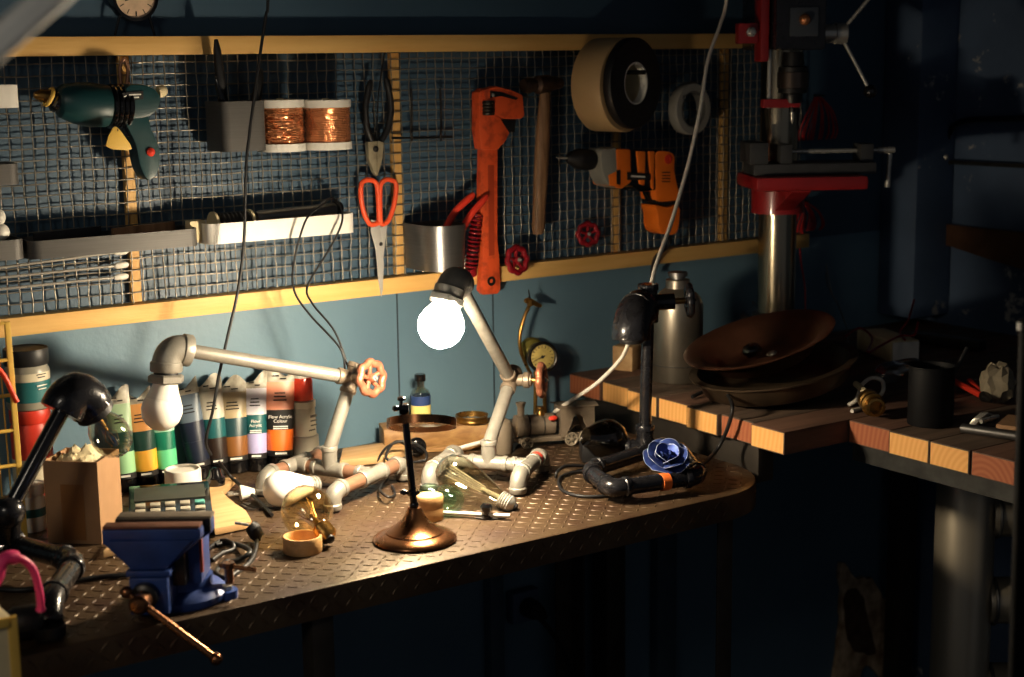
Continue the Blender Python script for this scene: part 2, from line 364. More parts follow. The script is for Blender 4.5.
# contents of the white tray
zw = xz(280, 239)[1]+.0025
c = W(222, 212, -.055); zc = c.z
t = thing('cable_spool', 'dark spool of cable with pale end disc in the white tray', 'spool', (c.x, -.055, zw), )
g = G(); x0 = W(213, 212, -.055).x; x1 = W(250, 210, -.055).x; rr = (zc-zw)*.9
rr = min(rr, .022); zz = zw+rr
for i in range(7): g.torus((x0+.012+(x1-x0-.02)*i/6, -.055, zz), EX, rr-.007, .0052, 24, 8)
g.cyl((x0+.006, -.055, zz), (x1-.006, -.055, zz), rr-.009, n=20); obj('winding', g, m_black, t)
obj('end_disc', G().lathe((x0-.002, -.055, zz), EX, [(.004, 0), (rr, 0), (rr, .004), (.004, .004)], 24, True), m_cream, t)
obj('end_disc', G().lathe((x1-.004, -.055, zz), EX, [(.004, 0), (rr, 0), (rr, .004), (.004, .004)], 24, True), m_cream, t)
a = W(205, 213, -.055); tag(obj('wall_socket_adapter', G().box((x0-.03, -.055, zw+.0165), (.026, .02, .033)), m_cream, bevel=.003), 'cream plug block at the left end of the white tray', 'adapter')
t = thing('tube_torch', 'slim grey tube torch lying in the white tray', 'torch', (W(300, 212, -.05).x, -.05, zw))
a = V((W(256, 212, -.05).x, -.05, zw+.029)); b_ = V((W(334, 206, -.05).x, -.05, zw+.033))
obj('torch_tube', G().tube([a, a+(b_-a)*.04, b_], [.009, .011, .011], 16), m_steel, t); obj('torch_cap', G().cyl(b_+EX*.0002, b_+EX*.012, .0125, .011), m_black, t)
obj('torch_rest', G().box((a+(b_-a)*.5)-UP*.02, (.08, .012, .022)), m_black, t)
# loose flex hanging from the white tray down to the first lamp
def cable(name, label, pts, r, m, cat='cable', k=8, n=8, group=None):
    return tag(obj(name, G().tube(spl(pts, k), r, n), m, smooth=60), label, cat, group)
TA = W(352, 378, -.205)+V((0, .012, .008))
cable('power_cable', 'thin black flex looping from the white tray down to lamp, left strand', [(W(336, 204, -.05)+V((0, 0, .004))), W(332, 198, -.07), W(318, 208, -.095), W(305, 222, -.11), W(294, 262, -.11), W(294, 290, -.12), W(310, 315, -.14), W(340, 348, -.19), TA+V((-.004, .002, 0))], .0017, m_black)
cable('power_cable', 'thin black flex hanging from right end of the white tray, right strand', [W(320, 204, -.05), W(331, 198, -.062), W(340, 205, -.09), W(342, 222, -.104), W(330, 248, -.106), W(308, 285, -.11), W(312, 303, -.13), W(335, 332, -.17), TA+V((.003, .002, .002))], .0017, m_black)

# ------------------------------------------------------------------ square holder and copper spools
tray('tool_cup', 'square grey steel cup on the mesh holding screwdrivers', 'tool holder', xz(219, 120, -.07)[0], xz(263, 120, -.07)[0], xz(240, 151, -.07)[1], xz(240, 101, -.07)[1], -.085, m_tray, .012)
zq = xz(240, 151, -.07)[1]
for (px, lean, h, m1, lab) in ((227, -.012, .165, m_black, 'tall black-shafted file standing in the grey steel cup'), (236, -.03, .11, m_blackg, 'short screwdriver leaning left in the grey steel cup'), (246, .03, .12, m_steeld, 'steel scriber leaning right in the grey steel cup')):
    x = W(px, 120, -.055).x; t = thing('screwdriver', lab, 'screwdriver', (x, -.055, zq+.003))
    a = V((x, -.055, zq+.003)); b_ = V((x+lean, -.055, zq+.003+h)); d = (b_-a).normalized()
    obj('shaft', G().tube([a, a+d*h*.55, b_], [.0028, .003, .0022], 10), m_steeld, t)
    obj('handle', G().lathe(a+d*h*.45, d, [(.003, 0), (.007, .006), (.008, .025), (.006, h*.45), (.003, h*.55)], 12), m1, t)
def spool(px0, px1, yt, yb, lab, lumpy):
    Y = -.058; x0, _ = xz(px0, 125, Y-.02); x1, _ = xz(px1, 125, Y-.02); zb = xz((px0+px1)/2, yb, Y-.03)[1]; ztp = xz((px0+px1)/2, yt, Y-.03)[1]
    R = (x1-x0)/2*1.02; c = V(((x0+x1)/2, Y, zb)); H = ztp-zb
    t = thing('copper_spool', lab, 'spool', c, 'copper wire spools on the mesh')
    fl = H*.15
    obj('flange', G().lathe(c, UP, [(.006, 0), (R, 0), (R, fl), (.006, fl)], 40, True), m_plast_w, t); obj('flange', G().lathe(c+UP*(H-fl), UP, [(.006, 0), (R, 0), (R, fl), (.006, fl)], 40, True), m_plast_w, t)
    g = G(); pr = []
    for i in range(41):
        h = fl+.0005+(H-2*fl-.001)*i/40; pr.append((R*.95+(.0006 if i % 2 else 0), h))
    g.lathe(c, UP, [(.006, fl+.0005)]+pr+[(.006, H-fl-.0005)], 48)
    if lumpy:
        for v in g.bm.verts:
            d = V((v.co.x-c.x, v.co.y-c.y, 0))
            if d.length > R*.5: v.co -= d.normalized()*random.uniform(0, .003)
    obj('winding', g, m_copper, t)
    obj('core_tube', G().lathe(c-UP*.001, UP, [(.004, 0), (.0058, 0), (.0058, H+.003), (.004, H+.003)], 16, True), m_cream, t)
    obj('peg', G().cyl(c+V((0, 0, H*.5)), c+V((0, -Y-.0195, H*.5)), .0035), m_steel, t)
spool(265, 308, 100, 152, 'copper wire spool with crinkled winding beside the grey cup', True)
spool(310, 354, 100, 150, 'smooth copper foil spool with spotted rim, beside the black pliers', False)

# ------------------------------------------------------------------ green corded drill
def ptsW(l, Y): return [W(x, y, Y) for x, y in l]
Y = -.06
t = thing('power_drill', 'dark green corded drill hanging at left on the mesh', 'drill', W(120, 180, Y))
c = [W(78, 105, Y), W(84, 104, Y), W(100, 105, Y), W(112, 106, Y)]
obj('gear_housing', G().tube([W(57, 101, Y), W(61, 101, Y), W(76, 103, Y), W(92, 105, Y), W(107, 106, Y)], [.018, .024, .030, .032, .030], 20), m_green, t, bevel=.001)
g = G()
for i in range(4): g.torus(W(110+i*5, 106.5, Y), W(120, 107, Y)-W(110, 106.5, Y), .029, .004, 24, 8)
g.cyl(W(108, 106, Y), W(128, 107, Y), .0285); obj('cooling_collar', g, m_blackg, t)
obj('motor_body', G().prism(spl(ptsW([(126, 88), (140, 84), (154, 88), (161, 97), (159, 108), (151, 116), (136, 119), (126, 116)], Y-.026), 3, True), (0, .052, 0)), m_green, t, bevel=.006)
obj('nose', G().tube([W(34, 95, Y), W(40, 95.5, Y), W(48, 96.5, Y)], [.004, .009, .010], 14), m_brass, t)
obj('chuck', G().lathe(W(47, 96.4, Y), W(57, 101, Y)-W(47, 96.4, Y), [(.010, 0), (.013, .003), (.013, .009), (.017, .012), (.017, .017)], 20), m_blackg, t)
obj('chuck_ring', G().torus(W(49, 97, Y), W(57, 101, Y)-W(47, 96.4, Y), .0122, .003), m_yellow, t)
hd = obj('handle', G().prism(spl(ptsW([(126, 116), (146, 114), (152, 130), (160, 150), (158, 172), (148, 180), (140, 165), (136, 145), (128, 128)], Y-.018), 3, True), (0, .036, 0)), m_green, t, bevel=.006)
obj('trigger', G().prism(ptsW([(122, 121), (129, 120), (134, 138), (126, 136)], Y-.01), (0, .02, 0)), m_blackg, t, bevel=.002)
obj('lock_button', G().lathe(W(150, 152, Y-.017), -EY, [(.0062, 0), (.0062, .004), (.003, .007), (.0001, .0078)], 16), m_red, hd)
lb = obj('rating_plate', G().prism(ptsW([(122, 93), (143, 91), (143, 99), (122, 101)], Y-.0265), (0, -.0015, 0)), m_ink, t)
for yy, xa, xb in ((94.6, 129, 141), (97.5, 131, 139), (96.6, 124, 127)): obj('print', G().prism(ptsW([(xa, yy-.5), (xb, yy-.9), (xb, yy+.4), (xa, yy+.8)], Y-.0282), (0, -.0003, 0)), m_inkw, lb)
obj('end_cap', G().tube([W(158, 92, Y), W(163, 91, Y), W(166, 91, Y)], [.009, .009, .006], 14), m_cream, t)
obj('hook_loop', G().tube(spl(ptsW([(121, 84), (120, 68), (124, 59), (128, 68), (127, 84)], Y+.028), 5), .003, 8), m_pipec, t)
t2 = obj('card_tag', G().prism(spl(ptsW([(113, 128), (118, 128), (126, 138), (132, 149), (120, 150), (106, 146)], Y-.045), 2, True), (0, .003, 0)), m_yellow, None, bevel=.0005)
tag(t2, 'small yellow card tag hanging from the green drill', 'tag')
cable('tag_string', 'short dark string tying the yellow tag to the green drill', [W(118, 131, Y-.0462), W(117, 125, Y-.04), W(122, 119, Y-.028)], .0008, m_black, 'string')

# ------------------------------------------------------------------ pliers, scissors, hook
Y = -.0335
m_worn = mat('worn_steel', (176, 164, 136), .38, .4, var=.3, scale=60)
t = thing('combination_pliers', 'black handled combination pliers hanging open above orange scissors', 'pliers', W(377, 172, Y))
obj('jaw', G().prism(ptsW([(368, 142), (377, 141), (377, 176), (374, 172), (369, 158)], Y), (0, .011, 0)), m_worn, t, bevel=.0015)
obj('jaw', G().prism(ptsW([(377.4, 141), (384, 142), (383, 158), (379, 172), (377.4, 176)], Y), (0, .011, 0)), m_worn, t, bevel=.0015)
obj('pivot', G().lathe(W(375.5, 149, Y-.0002), -EY, [(.005, 0), (.005, .002), (.002, .003)], 16), m_steeld, t)
obj('handle', G().tube(spl(ptsW([(372, 141), (367, 128), (365.5, 108), (368, 92), (371, 80)], Y+.004), 6), [.0055]*20+[.006, .0055, .005, .004, .003], 10), m_black, t)
obj('handle', G().tube(spl(ptsW([(381, 141), (388, 128), (391, 108), (389, 92), (386, 78)], Y+.004), 6), [.0055]*20+[.006, .0055, .005, .004, .003], 10), m_black, t)
obj('hanging_wire', G().tube(spl(ptsW([(377, 141), (378, 100), (383, 62), (386, 48)], Y+.0095), 5), .0015, 6), m_black, t)
m_bladeS = mat('scissor_steel', (196, 194, 188), .34, .35, var=.1)
m_sciss = mat('scissor_orange', (232, 84, 44), .4, var=.1)
t = thing('scissors', 'orange handled scissors hanging points down on the mesh', 'scissors', W(381, 296, -.03))
for s, pts, hole in ((1, [(361, 186), (364, 181), (370, 180), (376, 183), (378, 195), (379, 218), (378, 223), (370, 224), (364, 213), (361, 198)], None), (-1, [(381, 184), (385, 180), (391, 180), (396, 184), (395, 200), (391, 215), (387, 222), (381, 223), (380, 205), (380, 192)], None)):
    g = G(); cl = ptsW(pts, -.034); g.tube(spl(cl, 4, True), .0042, 10, closed=True)
    obj('handle', g, m_sciss, t)
obj('blade', G().prism(ptsW([(371, 220), (379, 221), (382, 240), (384, 265), (383, 290), (381.5, 297), (378.5, 280), (376, 250), (371, 232)], -.0325), (0, .002, 0)), m_bladeS, t, bevel=.0006)
obj('blade', G().prism(ptsW([(381, 222), (388, 221), (386, 236), (383, 262), (382.5, 285), (381, 296), (379.5, 270), (379, 246)], -.0302), (0, .002, 0)), m_bladeS, t, bevel=.0006)
obj('pivot_screw', G().lathe(W(381, 244, -.0327), -EY, [(.0035, 0), (.003, .0012)], 12), m_steeld, t)
obj('hanging_peg', G().tube([W(370, 183, -.0355), W(370, 183, -.018)], .0016, 8), m_steeld, t)
t = thing('wire_hook', 'black double pronged wire hook on the mesh, empty', 'hook', W(425, 140, -.03))
obj('cross_rod', G().tube(ptsW([(392, 138), (420, 138), (452, 137)], -.022), .002, 8), m_steeld, t)
for px in (411, 440): obj('prong', G().tube(spl(ptsW([(px, 88), (px+1, 110), (px+1, 137)], -.022)+[W(px+1, 140, -.045), W(px+1, 133, -.052)], 5), .002, 8), m_steeld, t)

# ------------------------------------------------------------------ pipe wrench
Y = -.052
ptsR = lambda l, Y: ptsW([(x+4, y) for x, y in l], Y)
t = thing('pipe_wrench', 'large orange pipe wrench hanging head up on the mesh', 'wrench', W(487, 294, Y))
th = V((0, .024, 0))
obj('handle', G().prism(ptsR([(478, 148), (494, 148), (494, 180), (494, 240), (496, 262), (497, 290), (494, 294), (480, 295), (477, 291), (479, 262), (477, 200)], Y+.004), (0, .016, 0)), m_orangew, t, bevel=.003)
obj('handle_groove', G().prism(ptsR([(484, 165), (490, 165), (490.5, 255), (485, 256)], Y+.0035), (0, .001, 0)), mat('wrench_shadow_red', (170, 60, 30), .5), t)
obj('hang_hole', G().lathe(W(491, 281, Y+.0038), -EY, [(.0035, 0), (.008, 0), (.0085, .0018), (.006, .002), (.0035, .001)], 18, True), m_steeld, t)
obj('housing', G().prism(ptsR([(475, 92), (482, 88), (490, 90), (496, 116), (499, 122), (506, 133), (502, 141), (494, 150), (478, 150), (475, 130)], Y), th, ), m_orangew, t, bevel=.003)
hj = obj('hook_jaw', G().prism(ptsR([(480, 90), (492, 86), (508, 90), (519, 95), (521, 116), (517, 119), (501, 119), (494, 116), (484, 112)], Y-.006), (0, .02, 0)), m_orangew, t, bevel=.003)
obj('jaw_face', G().prism(ptsR([(499, 119.5), (512, 119.5), (511, 132), (499, 131.5)], Y+.001), (0, .018, 0)), m_steeld, t, bevel=.001)
obj('jaw_slot', G().prism(ptsR([(486, 91), (497, 92), (514, 98), (512, 100), (497, 96), (486, 98)], Y-.0065), (0, -.001, 0)), m_steeld, hj)
obj('pin', G().lathe(W(493, 95, Y-.0075), -EY, [(.003, 0), (.003, .001), (.001, .002)], 12), m_steelb, hj)
obj('adjusting_nut', G().lathe(W(488, 108, Y-.0005), UP, [(.0105, -.012)]+[(.012 if i % 2 else .0105, -.011+i*.0028) for i in range(9)]+[(.0105, .0125)], 20), m_steeld, t)

# ------------------------------------------------------------------ hammer
Y = -.05
t = thing('hammer', 'wooden handled hammer with dark iron head hanging head up', 'hammer', W(540, 233, Y))
a, b_ = W(545, 88, Y), W(538, 234, Y)
g = G(); rings = []
for i in range(25):
    s = i/24; p = a+(b_-a)*s; k = (.0095+.003*math.sin(min(1, s*1.2)*PI)+.0035*s)*(1 if s < .97 else .7)
    rings.append([p+V((1, 0, 0))*math.cos(2*PI*j/16)*k+V((0, 1, 0))*math.sin(2*PI*j/16)*k*.8 for j in range(16)])
g.loft(rings); obj('handle', g, m_hammerw, t)
g = G(); a = W(523, 86, Y); b_ = W(563, 83, Y)
g.tube([a, a+(b_-a)*.12, a+(b_-a)*.14, a+(b_-a)*.3, a+(b_-a)*.36, a+(b_-a)*.62, a+(b_-a)*.68, a+(b_-a)*.95, b_], [.0115, .0135, .0135, .0105, .016, .016, .0125, .009, .004], 16)
obj('head', g, mat('rusty_iron', (92, 74, 64), .5, .8, var=.45, scale=40, bump=.3), t)
obj('peg', G().cyl(W(543, 92, Y+.014), W(543, 92, -.018), .0025), m_steeld, t)

# ------------------------------------------------------------------ tape rolls
def roll(name, lab, c, ax, R, w, r_in, m, mc, cat='tape', grp=None, core=.003):
    t = thing(name, lab, cat, c, grp)
    obj('tape_body', G().lathe(c, ax, [(r_in+core, 0), (R-.0015, 0), (R, .002), (R, w-.002), (R-.0015, w), (r_in+core, w)], 48, True), m, t)
    obj('core', G().lathe(c, ax, [(r_in, .0005), (r_in+core, .0005), (r_in+core, w-.0005), (r_in, w-.0005)], 40, True), mc, t)
    return t
ax = V((.28, -.96, 0)).normalized()
c0 = W(598, 85, -.048)
t1 = roll('tape_roll', 'wide tan packing tape roll on the mesh behind black tape', c0, ax, .082, .062, .040, m_tan, m_cream)
c1 = c0+ax*.0635+V((.003, 0, .003))
t2 = roll('tape_roll', 'black tape roll with white core in front of tan roll', c1, ax, .079, .016, .034, m_black, m_plast_w)
obj('tape_peg', G().cyl((c0.x, -.019, c0.z+.022), c0+ax*.10+UP*.022, .004), m_steeld, t2)
t3 = roll('tape_roll', 'small clear tape roll hanging beneath the white cord', W(685, 109, -.038), V((.12, -.99, 0)), .048, .022, .031, mat('clear_tape', (150, 146, 138), .15, var=.1, coat=.4), mat('grey_core', (96, 94, 90), .4))
obj('tape_peg', G().cyl(W(684, 97, -.019), W(684, 97, -.065), .0035), m_steeld, t3)

# ------------------------------------------------------------------ orange drill
Y = -.06
t = thing('power_drill', 'orange and grey drill hanging on mesh, bit pointing left', 'drill', W(660, 234, Y))
obj('drill_bit', G().tube([W(556, 157.5, Y), W(560, 158, Y), W(568, 158, Y)], [.0008, .0022, .0022], 8), m_steelb, t)
obj('chuck', G().lathe(W(567, 158, Y), W(596, 160.5, Y)-W(567, 158, Y), [(.006, 0), (.011, .006), (.017, .02), (.0185, .024), (.0185, .05), (.017, .056)], 24), m_black, t)
obj('gear_housing', G().prism(spl(ptsW([(602, 150), (610, 149), (618, 150), (619, 184), (612, 187), (606, 180), (602, 166)], Y-.024), 3, True), (0, .044, 0)), mat('grey_plastic', (140, 138, 130), .5, var=.1), t, bevel=.006)
obj('front_shell', G().prism(ptsW([(616, 149), (631, 149), (632, 182), (622, 189), (610, 186), (608, 175), (617, 171)], Y-.0255), (0, .051, 0)), m_orange, t, bevel=.004)
obj('speed_slot', G().prism(ptsW([(616.5, 170), (620, 170), (620, 185), (616.5, 184)], Y-.0262), (0, -.001, 0)), m_ink, t)
obj('motor_core', G().prism(ptsW([(629, 150), (664, 150), (660, 190), (640, 192), (630, 185)], Y-.022), (0, .044, 0)), m_blackg, t, bevel=.004)
for xa, xb, y1 in ((637, 646, 186), (649, 655, 190)): obj('shell_band', G().prism(ptsW([(xa, 151), (xb, 151), (xb-1, y1), (xa+3, y1-2)], Y-.026), (0, .052, 0)), m_orange, t, bevel=.003)
hd = obj('handle', G().prism(spl(ptsW([(656, 152), (666, 151), (675, 155), (675, 170), (678, 185), (680, 199), (668, 202), (657, 200), (656, 180), (655, 165)], Y-.024), 3, True), (0, .048, 0)), m_orange, t, bevel=.005)
obj('grip_band', G().prism(ptsW([(656, 200), (680, 199), (680, 203), (667, 206), (656, 203)], Y-.02), (0, .04, 0)), m_ink, t, bevel=.002)
obj('handle_end', G().prism(spl(ptsW([(656, 205), (668, 207), (679, 205), (680, 220), (676, 234), (664, 234), (659, 228), (658, 215)], Y-.022), 3, True), (0, .044, 0)), m_orange, t, bevel=.005)
g = G()
for i in range(4): g.prism(ptsW([(662, 172+i*3), (670, 172+i*3), (670, 173+i*3), (662, 173+i*3)], Y-.0245), (0, -.0008, 0))
obj('vents', g, m_ink, hd)
obj('rear_plug', G().lathe(W(668, 159, Y-.0236), -EY, [(.008, 0), (.009, .0015), (.004, .002), (.0038, .0006)], 18), m_red, hd)
obj('trigger', G().prism(ptsW([(648, 192), (657, 190), (657, 203), (652, 202)], Y-.009), (0, .018, 0)), m_blackg, t, bevel=.002)
bx = obj('side_label', G().prism(ptsW([(627, 172), (650, 174), (650, 180), (627, 180)], Y-.0268), (0, -.0012, 0)), m_ink, t)
obj('print', G().prism(ptsW([(631, 175.2), (645, 176), (645, 177.6), (631, 177)], Y-.0284), (0, -.0003, 0)), m_inkw, bx)
cable('power_cable', 'black drill cord hanging down from the orange drill handle', [W(668, 233, Y), W(669, 245, Y+.01), W(655, 258, -.05), W(652, 275, -.035)], .0035, m_black)

# ------------------------------------------------------------------ valve wheels on the mesh
def vw(lab, c, ax, R, m):
    t = thing('valve_wheel', lab, 'valve wheel', c, 'red valve wheels on the mesh'); w = wheel(t, c, ax, R, m, m_steelb, .2, 'wheel_rim')
    obj('stem', G().cyl(c-V(ax).normalized()*R*.2, V((c.x, -.0185, c.z)), R*.1), m_steeld, t)
vw('dark red valve wheel seen face-on below the orange drill', W(588, 234, -.036), V((-.3, -1, .1)), .0222, m_redd)
vw('red valve wheel turned sideways on the lower rail beside the wrench', W(517, 260, -.066), V((.12, -1, .12)), .0255, m_redd)

# ------------------------------------------------------------------ steel cup with red-handled cutters
t = tray('tool_cup', 'rounded steel cup above the lit bulb holding red handled cutters', 'tool holder', W(408, 245, -.035).x, xz(464, 245, -.085)[0], xz(437, 272, -.1)[1], xz(437, 226, -.1)[1], -.115, m_steel, .034, taper=.003)
zz = xz(437, 272, -.1)[1]+.003
t = thing('cable_cutters', 'red handled cutters standing in the steel cup', 'cutters', (W(448, 250, -.06).x, -.06, zz))
for pa, pb, pc in (((441, 238), (455, 212), (474, 194)), ((458, 238), (470, 216), (487, 196))):
    obj('handle', G().tube(spl([W(*pa, -.06), W(*pb, -.06), W(*pc, -.06)], 6), [.0062]*10+[.006, .0055, .004], 10), m_red, t)
obj('cutter_head', G().prism([(W(448, 250, -.06).x-.02, -.066, zz+.002), (W(448, 250, -.06).x+.018, -.066, zz+.002), (W(460, 236, -.06).x, -.066, W(460, 236, -.06).z), (W(438, 236, -.06).x, -.066, W(438, 236, -.06).z)], (0, .012, 0)), m_steeld, t, bevel=.002)
# coiled red hose beside the cup
t = thing('spiral_flex', 'red coiled cord hanging between steel cup and orange wrench', 'coiled cord', W(473, 270, -.04))
pts = []; a = W(477, 213, -.045); b_ = W(471, 268, -.045)
for i in range(13*12+1):
    s = i/(13*12); p = a+(b_-a)*s; q = 2*PI*i/12
    pts.append(p+V((.0095*math.cos(q), .0095*math.sin(q), 0)))
obj('coil', G().tube(pts, .0019, 6), m_redd, t); obj('plug_end', G().tube([b_+V((0, 0, -.001)), W(472, 272, -.045), W(474, 276, -.045)], [.009, .008, .005], 12), m_redd, t)
obj('hook', G().tube(spl([a+V((.0095, 0, 0)), a+V((.004, .01, .012)), V((a.x, -.018, a.z+.008))], 4), .002, 6), m_redd, t)

# ------------------------------------------------------------------ long screwdrivers clipped along the mesh
for i, (ya, yb) in enumerate(((268, 252.5), (277.5, 266), (289, 277.5))):
    t = thing('long_screwdriver', ('uppermost', 'middle', 'lowest')[i]+' of three long white tipped rods under the grey tray', 'rod', W(60, (ya+yb)/2, -.026), 'long white-tipped rods on the mesh')
    a, b_ = W(-14, ya+1.6, -.026), W(114, yb, -.026); d = (b_-a).normalized(); c = W(128, yb-1.6, -.026)
    obj('rod', G().cyl(a, b_, .0021, n=10), m_steelb, t); obj('tip', G().tube([b_+d*.0004, b_+d*.004, c-d*.004, c], [.003, .0048, .0048, .003], 12), m_plast_w, t)

# ------------------------------------------------------------------ alarm clock on the top rail
c = W(133, 0, -.02); zr = ZT+.0138
t = thing('alarm_clock', 'small dark alarm clock standing on the top wooden rail', 'clock', (c.x, -.02, zr))
R = (c.z-zr)*.72; R = .036; c = V((c.x, -.022, zr+.021+R))
obj('case', G().lathe(c+EY*.012, -EY, [(R*.9, 0), (R, .003), (R, .018), (R*.98, .021), (R*.86, .022), (R*.86, .019), (.001, .0188)], 40), m_blackg, t)
f = obj('dial', G().lathe(c-EY*.0069, -EY, [(R*.85, 0), (R*.85, .0006), (.0001, .0008)], 36), mat('pink_cream_dial', (230, 196, 164), .5, var=.2, scale=60), t)
for i in range(12):
    a = 2*PI*i/12; d = V((math.sin(a), 0, math.cos(a))); obj('numeral', G().box(c+d*R*.68-EY*.0079, (.0012 if i % 3 else .002, .0004, R*.2), ux=V((d.z, 0, -d.x)), uz=d), m_ink, f)
obj('hand', G().box(c+V((-.007, -.0084, -.003)), (.0014, .0004, .02), ux=V((.3, 0, -.9)), uz=V((.9, 0, .3))), m_ink, f); obj('hand', G().box(c+V((-.0005, -.0084, .006)), (.0012, .0004, .02)), m_ink, f)
for s in (-1, 1): obj('foot', G().tube([c+V((s*R*.62, 0, -R*.7)), V((c.x+s*R*.86, -.02, zr+.001))], [.0025, .0018], 8), m_blackg, t)
for s in (-1, 1): obj('bell', G().lathe(c+V((s*R*.62, 0, R*.86)), V((s*.6, 0, .8)), [(.0005, .012), (.008, .0115), (.0125, .006), (.014, 0), (.012, 0), (.0005, .008)], 20), m_bronze, t)
obj('handle', G().tube(spl([c+V((-.014, 0, R*1.0)), c+V((0, 0, R*1.62)), c+V((.014, 0, R*1.0))], 8), .0016, 8), m_blackg, t)
# ------------------------------------------------------------------ steel workbench
wb = thing('steel_workbench', 'long steel workbench with rusty diamond plate top', 'workbench', (-.5, -.3, 0))
m_plate = mat('rusty_tread_plate', (86, 69, 50), .44, .35, scale=14, bump=.35, bscale=120, rgb2=(60, 40, 28), lo=.3, hi=.62, detail=8, rvar=.16)
XE = .378; YFb = -.607; XL = -1.45
g = G()
top = [V((XL, -.004, HB)), V((XL, YFb, HB))]
for j in range(9):
    a = -PI/2+j*PI/16; top.append(V((XE-.13+.13*math.cos(a), YFb+.13+.13*math.sin(a), HB)))
top.append(V((XE, -.004, HB)))
ap = .040
def inset(p, k):
    return V((min(p.x, XE-k) if p.x > XL+.01 else p.x, max(p.y, YFb+k), p.z))
n = len(top)
up = [p.copy() for p in top]; r1 = [p+V((0, 0, -.006)) for p in top]; r0 = [V((p.x, p.y, p.z)) for p in top]
ce = V((XE-.3, -.3, HB))
def shrink(p, k):
    q = p.copy()
    if q.y < -.05: 
        if q.x > XL+.01 and q.x < XE-.13+1e-6 or q.x <= XL+.01: q.y += k
        else:
            d = V((q.x-(XE-.13), q.y-(YFb+.13), 0)); q -= d.normalized()*k if d.length > 1e-6 else V((0, 0, 0))
    else:
        if q.x > 0: q.x -= k
    return q
g.loft([[shrink(p, .004) for p in top], [shrink(p, .001)+V((0, 0, -.0015)) for p in top], [p+V((0, 0, -.005)) for p in top], [p+V((0, 0, -ap)) for p in top], [shrink(p, .006)+V((0, 0, -ap)) for p in top], [shrink(p, .006)+V((0, 0, -.012)) for p in top]])
# raised tread lozenges on the top and on the folded front edge
def loz(g, c, du, dv, nn, L=.0078, w=.0020, h=.0008):
    ring = [c+du*L*math.cos(2*PI*j/8)+dv*w*math.sin(2*PI*j/8)-nn*.0003 for j in range(8)]
    t_ = [c+du*L*.72*math.cos(2*PI*j/8)+dv*w*.5*math.sin(2*PI*j/8)+nn*h for j in range(8)]
    A = [g.bm.verts.new(p) for p in ring]; T = [g.bm.verts.new(p) for p in t_]
    for j in range(8): g.bm.faces.new((A[j], A[(j+1) % 8], T[(j+1) % 8], T[j]))
    g.bm.faces.new(T)
s = .0168
for i in range(int(1.84/s)):
    for j in range(int(.60/s)+1):
        x, y = XL+.012+i*s, -.013-j*s
        if x > -1.02 and y > YFb+.012 and x < XE-.012 and not (x > XE-.13 and y < YFb+.13 and (V((x, y, 0))-V((XE-.13, YFb+.13, 0))).length >.118):
            d = V((.707, .707, 0)) if (i+j) % 2 else V((.707, -.707, 0))
            loz(g, V((x, y, HB)), d, V((-d.y, d.x, 0)), UP)
    for j in range(2):
        x = XL+.012+i*s
        if x > -1.02 and x < XE-.135:
            d = V((.707, 0, .707)) if (i+j) % 2 else V((.707, 0, -.707)); loz(g, V((x, YFb, HB-.012-j*s*.85)), d, V((-d.z, 0, d.x)), -EY)
obj('tread_plate', g, m_plate, wb, smooth=30)
m_leg = mat('dark_angle_iron', (64, 58, 52), .55, .5, var=.35, scale=20)
def angle(name, x, y, parent, z1=HB-ap+.004, w=.04, t=.004, sx=1, sy=1):
    return obj(name, G().prism([(x, y, 0), (x+sx*w, y, 0), (x+sx*w, y+sy*t, 0), (x+sx*t, y+sy*t, 0), (x+sx*t, y+sy*w, 0), (x, y+sy*w, 0)], (0, 0, z1)), m_leg, parent, bevel=.0008)
xl = W(311, 640, -.59).x
angle('leg', xl, -.595, wb, w=.03); angle('leg', W(732, 600, -.56).x, -.56, wb, w=.03, sx=-1); angle('leg', .38, -.04, wb, sx=-1, sy=-1); angle('leg', -1.2, -.04, wb, sy=-1); angle('leg', -1.3, -.59, wb)
obj('back_rail', G().box(((XL+XE)/2, -.03, HB-.035), (XE-XL-.03, .03, .04)), m_leg, wb)
# behind the bench: cable conduit and outlet on the wall
xs = W(663, 600, -.012).x; tag(obj('cable_conduit', G().box((xs, -.0135, .42), (.05, .024, .84)), mat('painted_conduit', (66, 86, 100), .5), bevel=.003), 'square painted conduit on the wall beneath the bench end', 'conduit')
xs = W(494, 640, -.012).x; tag(obj('cable_conduit', G().box((xs, -.0135, .36), (.03, .024, .72)), mat('painted_conduit', (66, 86, 100), .5), bevel=.003), 'thin painted conduit on wall below the lit lamp', 'conduit')
c = W(519, 603, -.001); t = thing('wall_outlet', 'small wall outlet under the workbench with black plug', 'outlet', c)
obj('outlet_box', G().box(c-EY*.013, (.06, .024, .06)), m_wallR, t, bevel=.004); obj('plug', G().tube([c-EY*.0255, c-EY*.03, c-EY*.055, c+V((.01, -.068, -.008))], [.017, .019, .017, .008], 14), m_black, t)
cable('power_cable', 'black cord falling from the outlet under the workbench', [c+V((.011, -.07, -.009)), W(534, 612, -.08), W(550, 630, -.08), W(565, 655, -.07), W(580, 690, -.06), W(585, 740, -.06)], .0045, m_black)
cable('power_cable', 'thin black cord hanging straight down under the workbench', [W(605, 530, -.03), W(604, 560, -.03), W(598, 600, -.03), W(597, 650, -.03), W(598, 720, -.03), W(598, 800, -.03)], .0035, m_black)

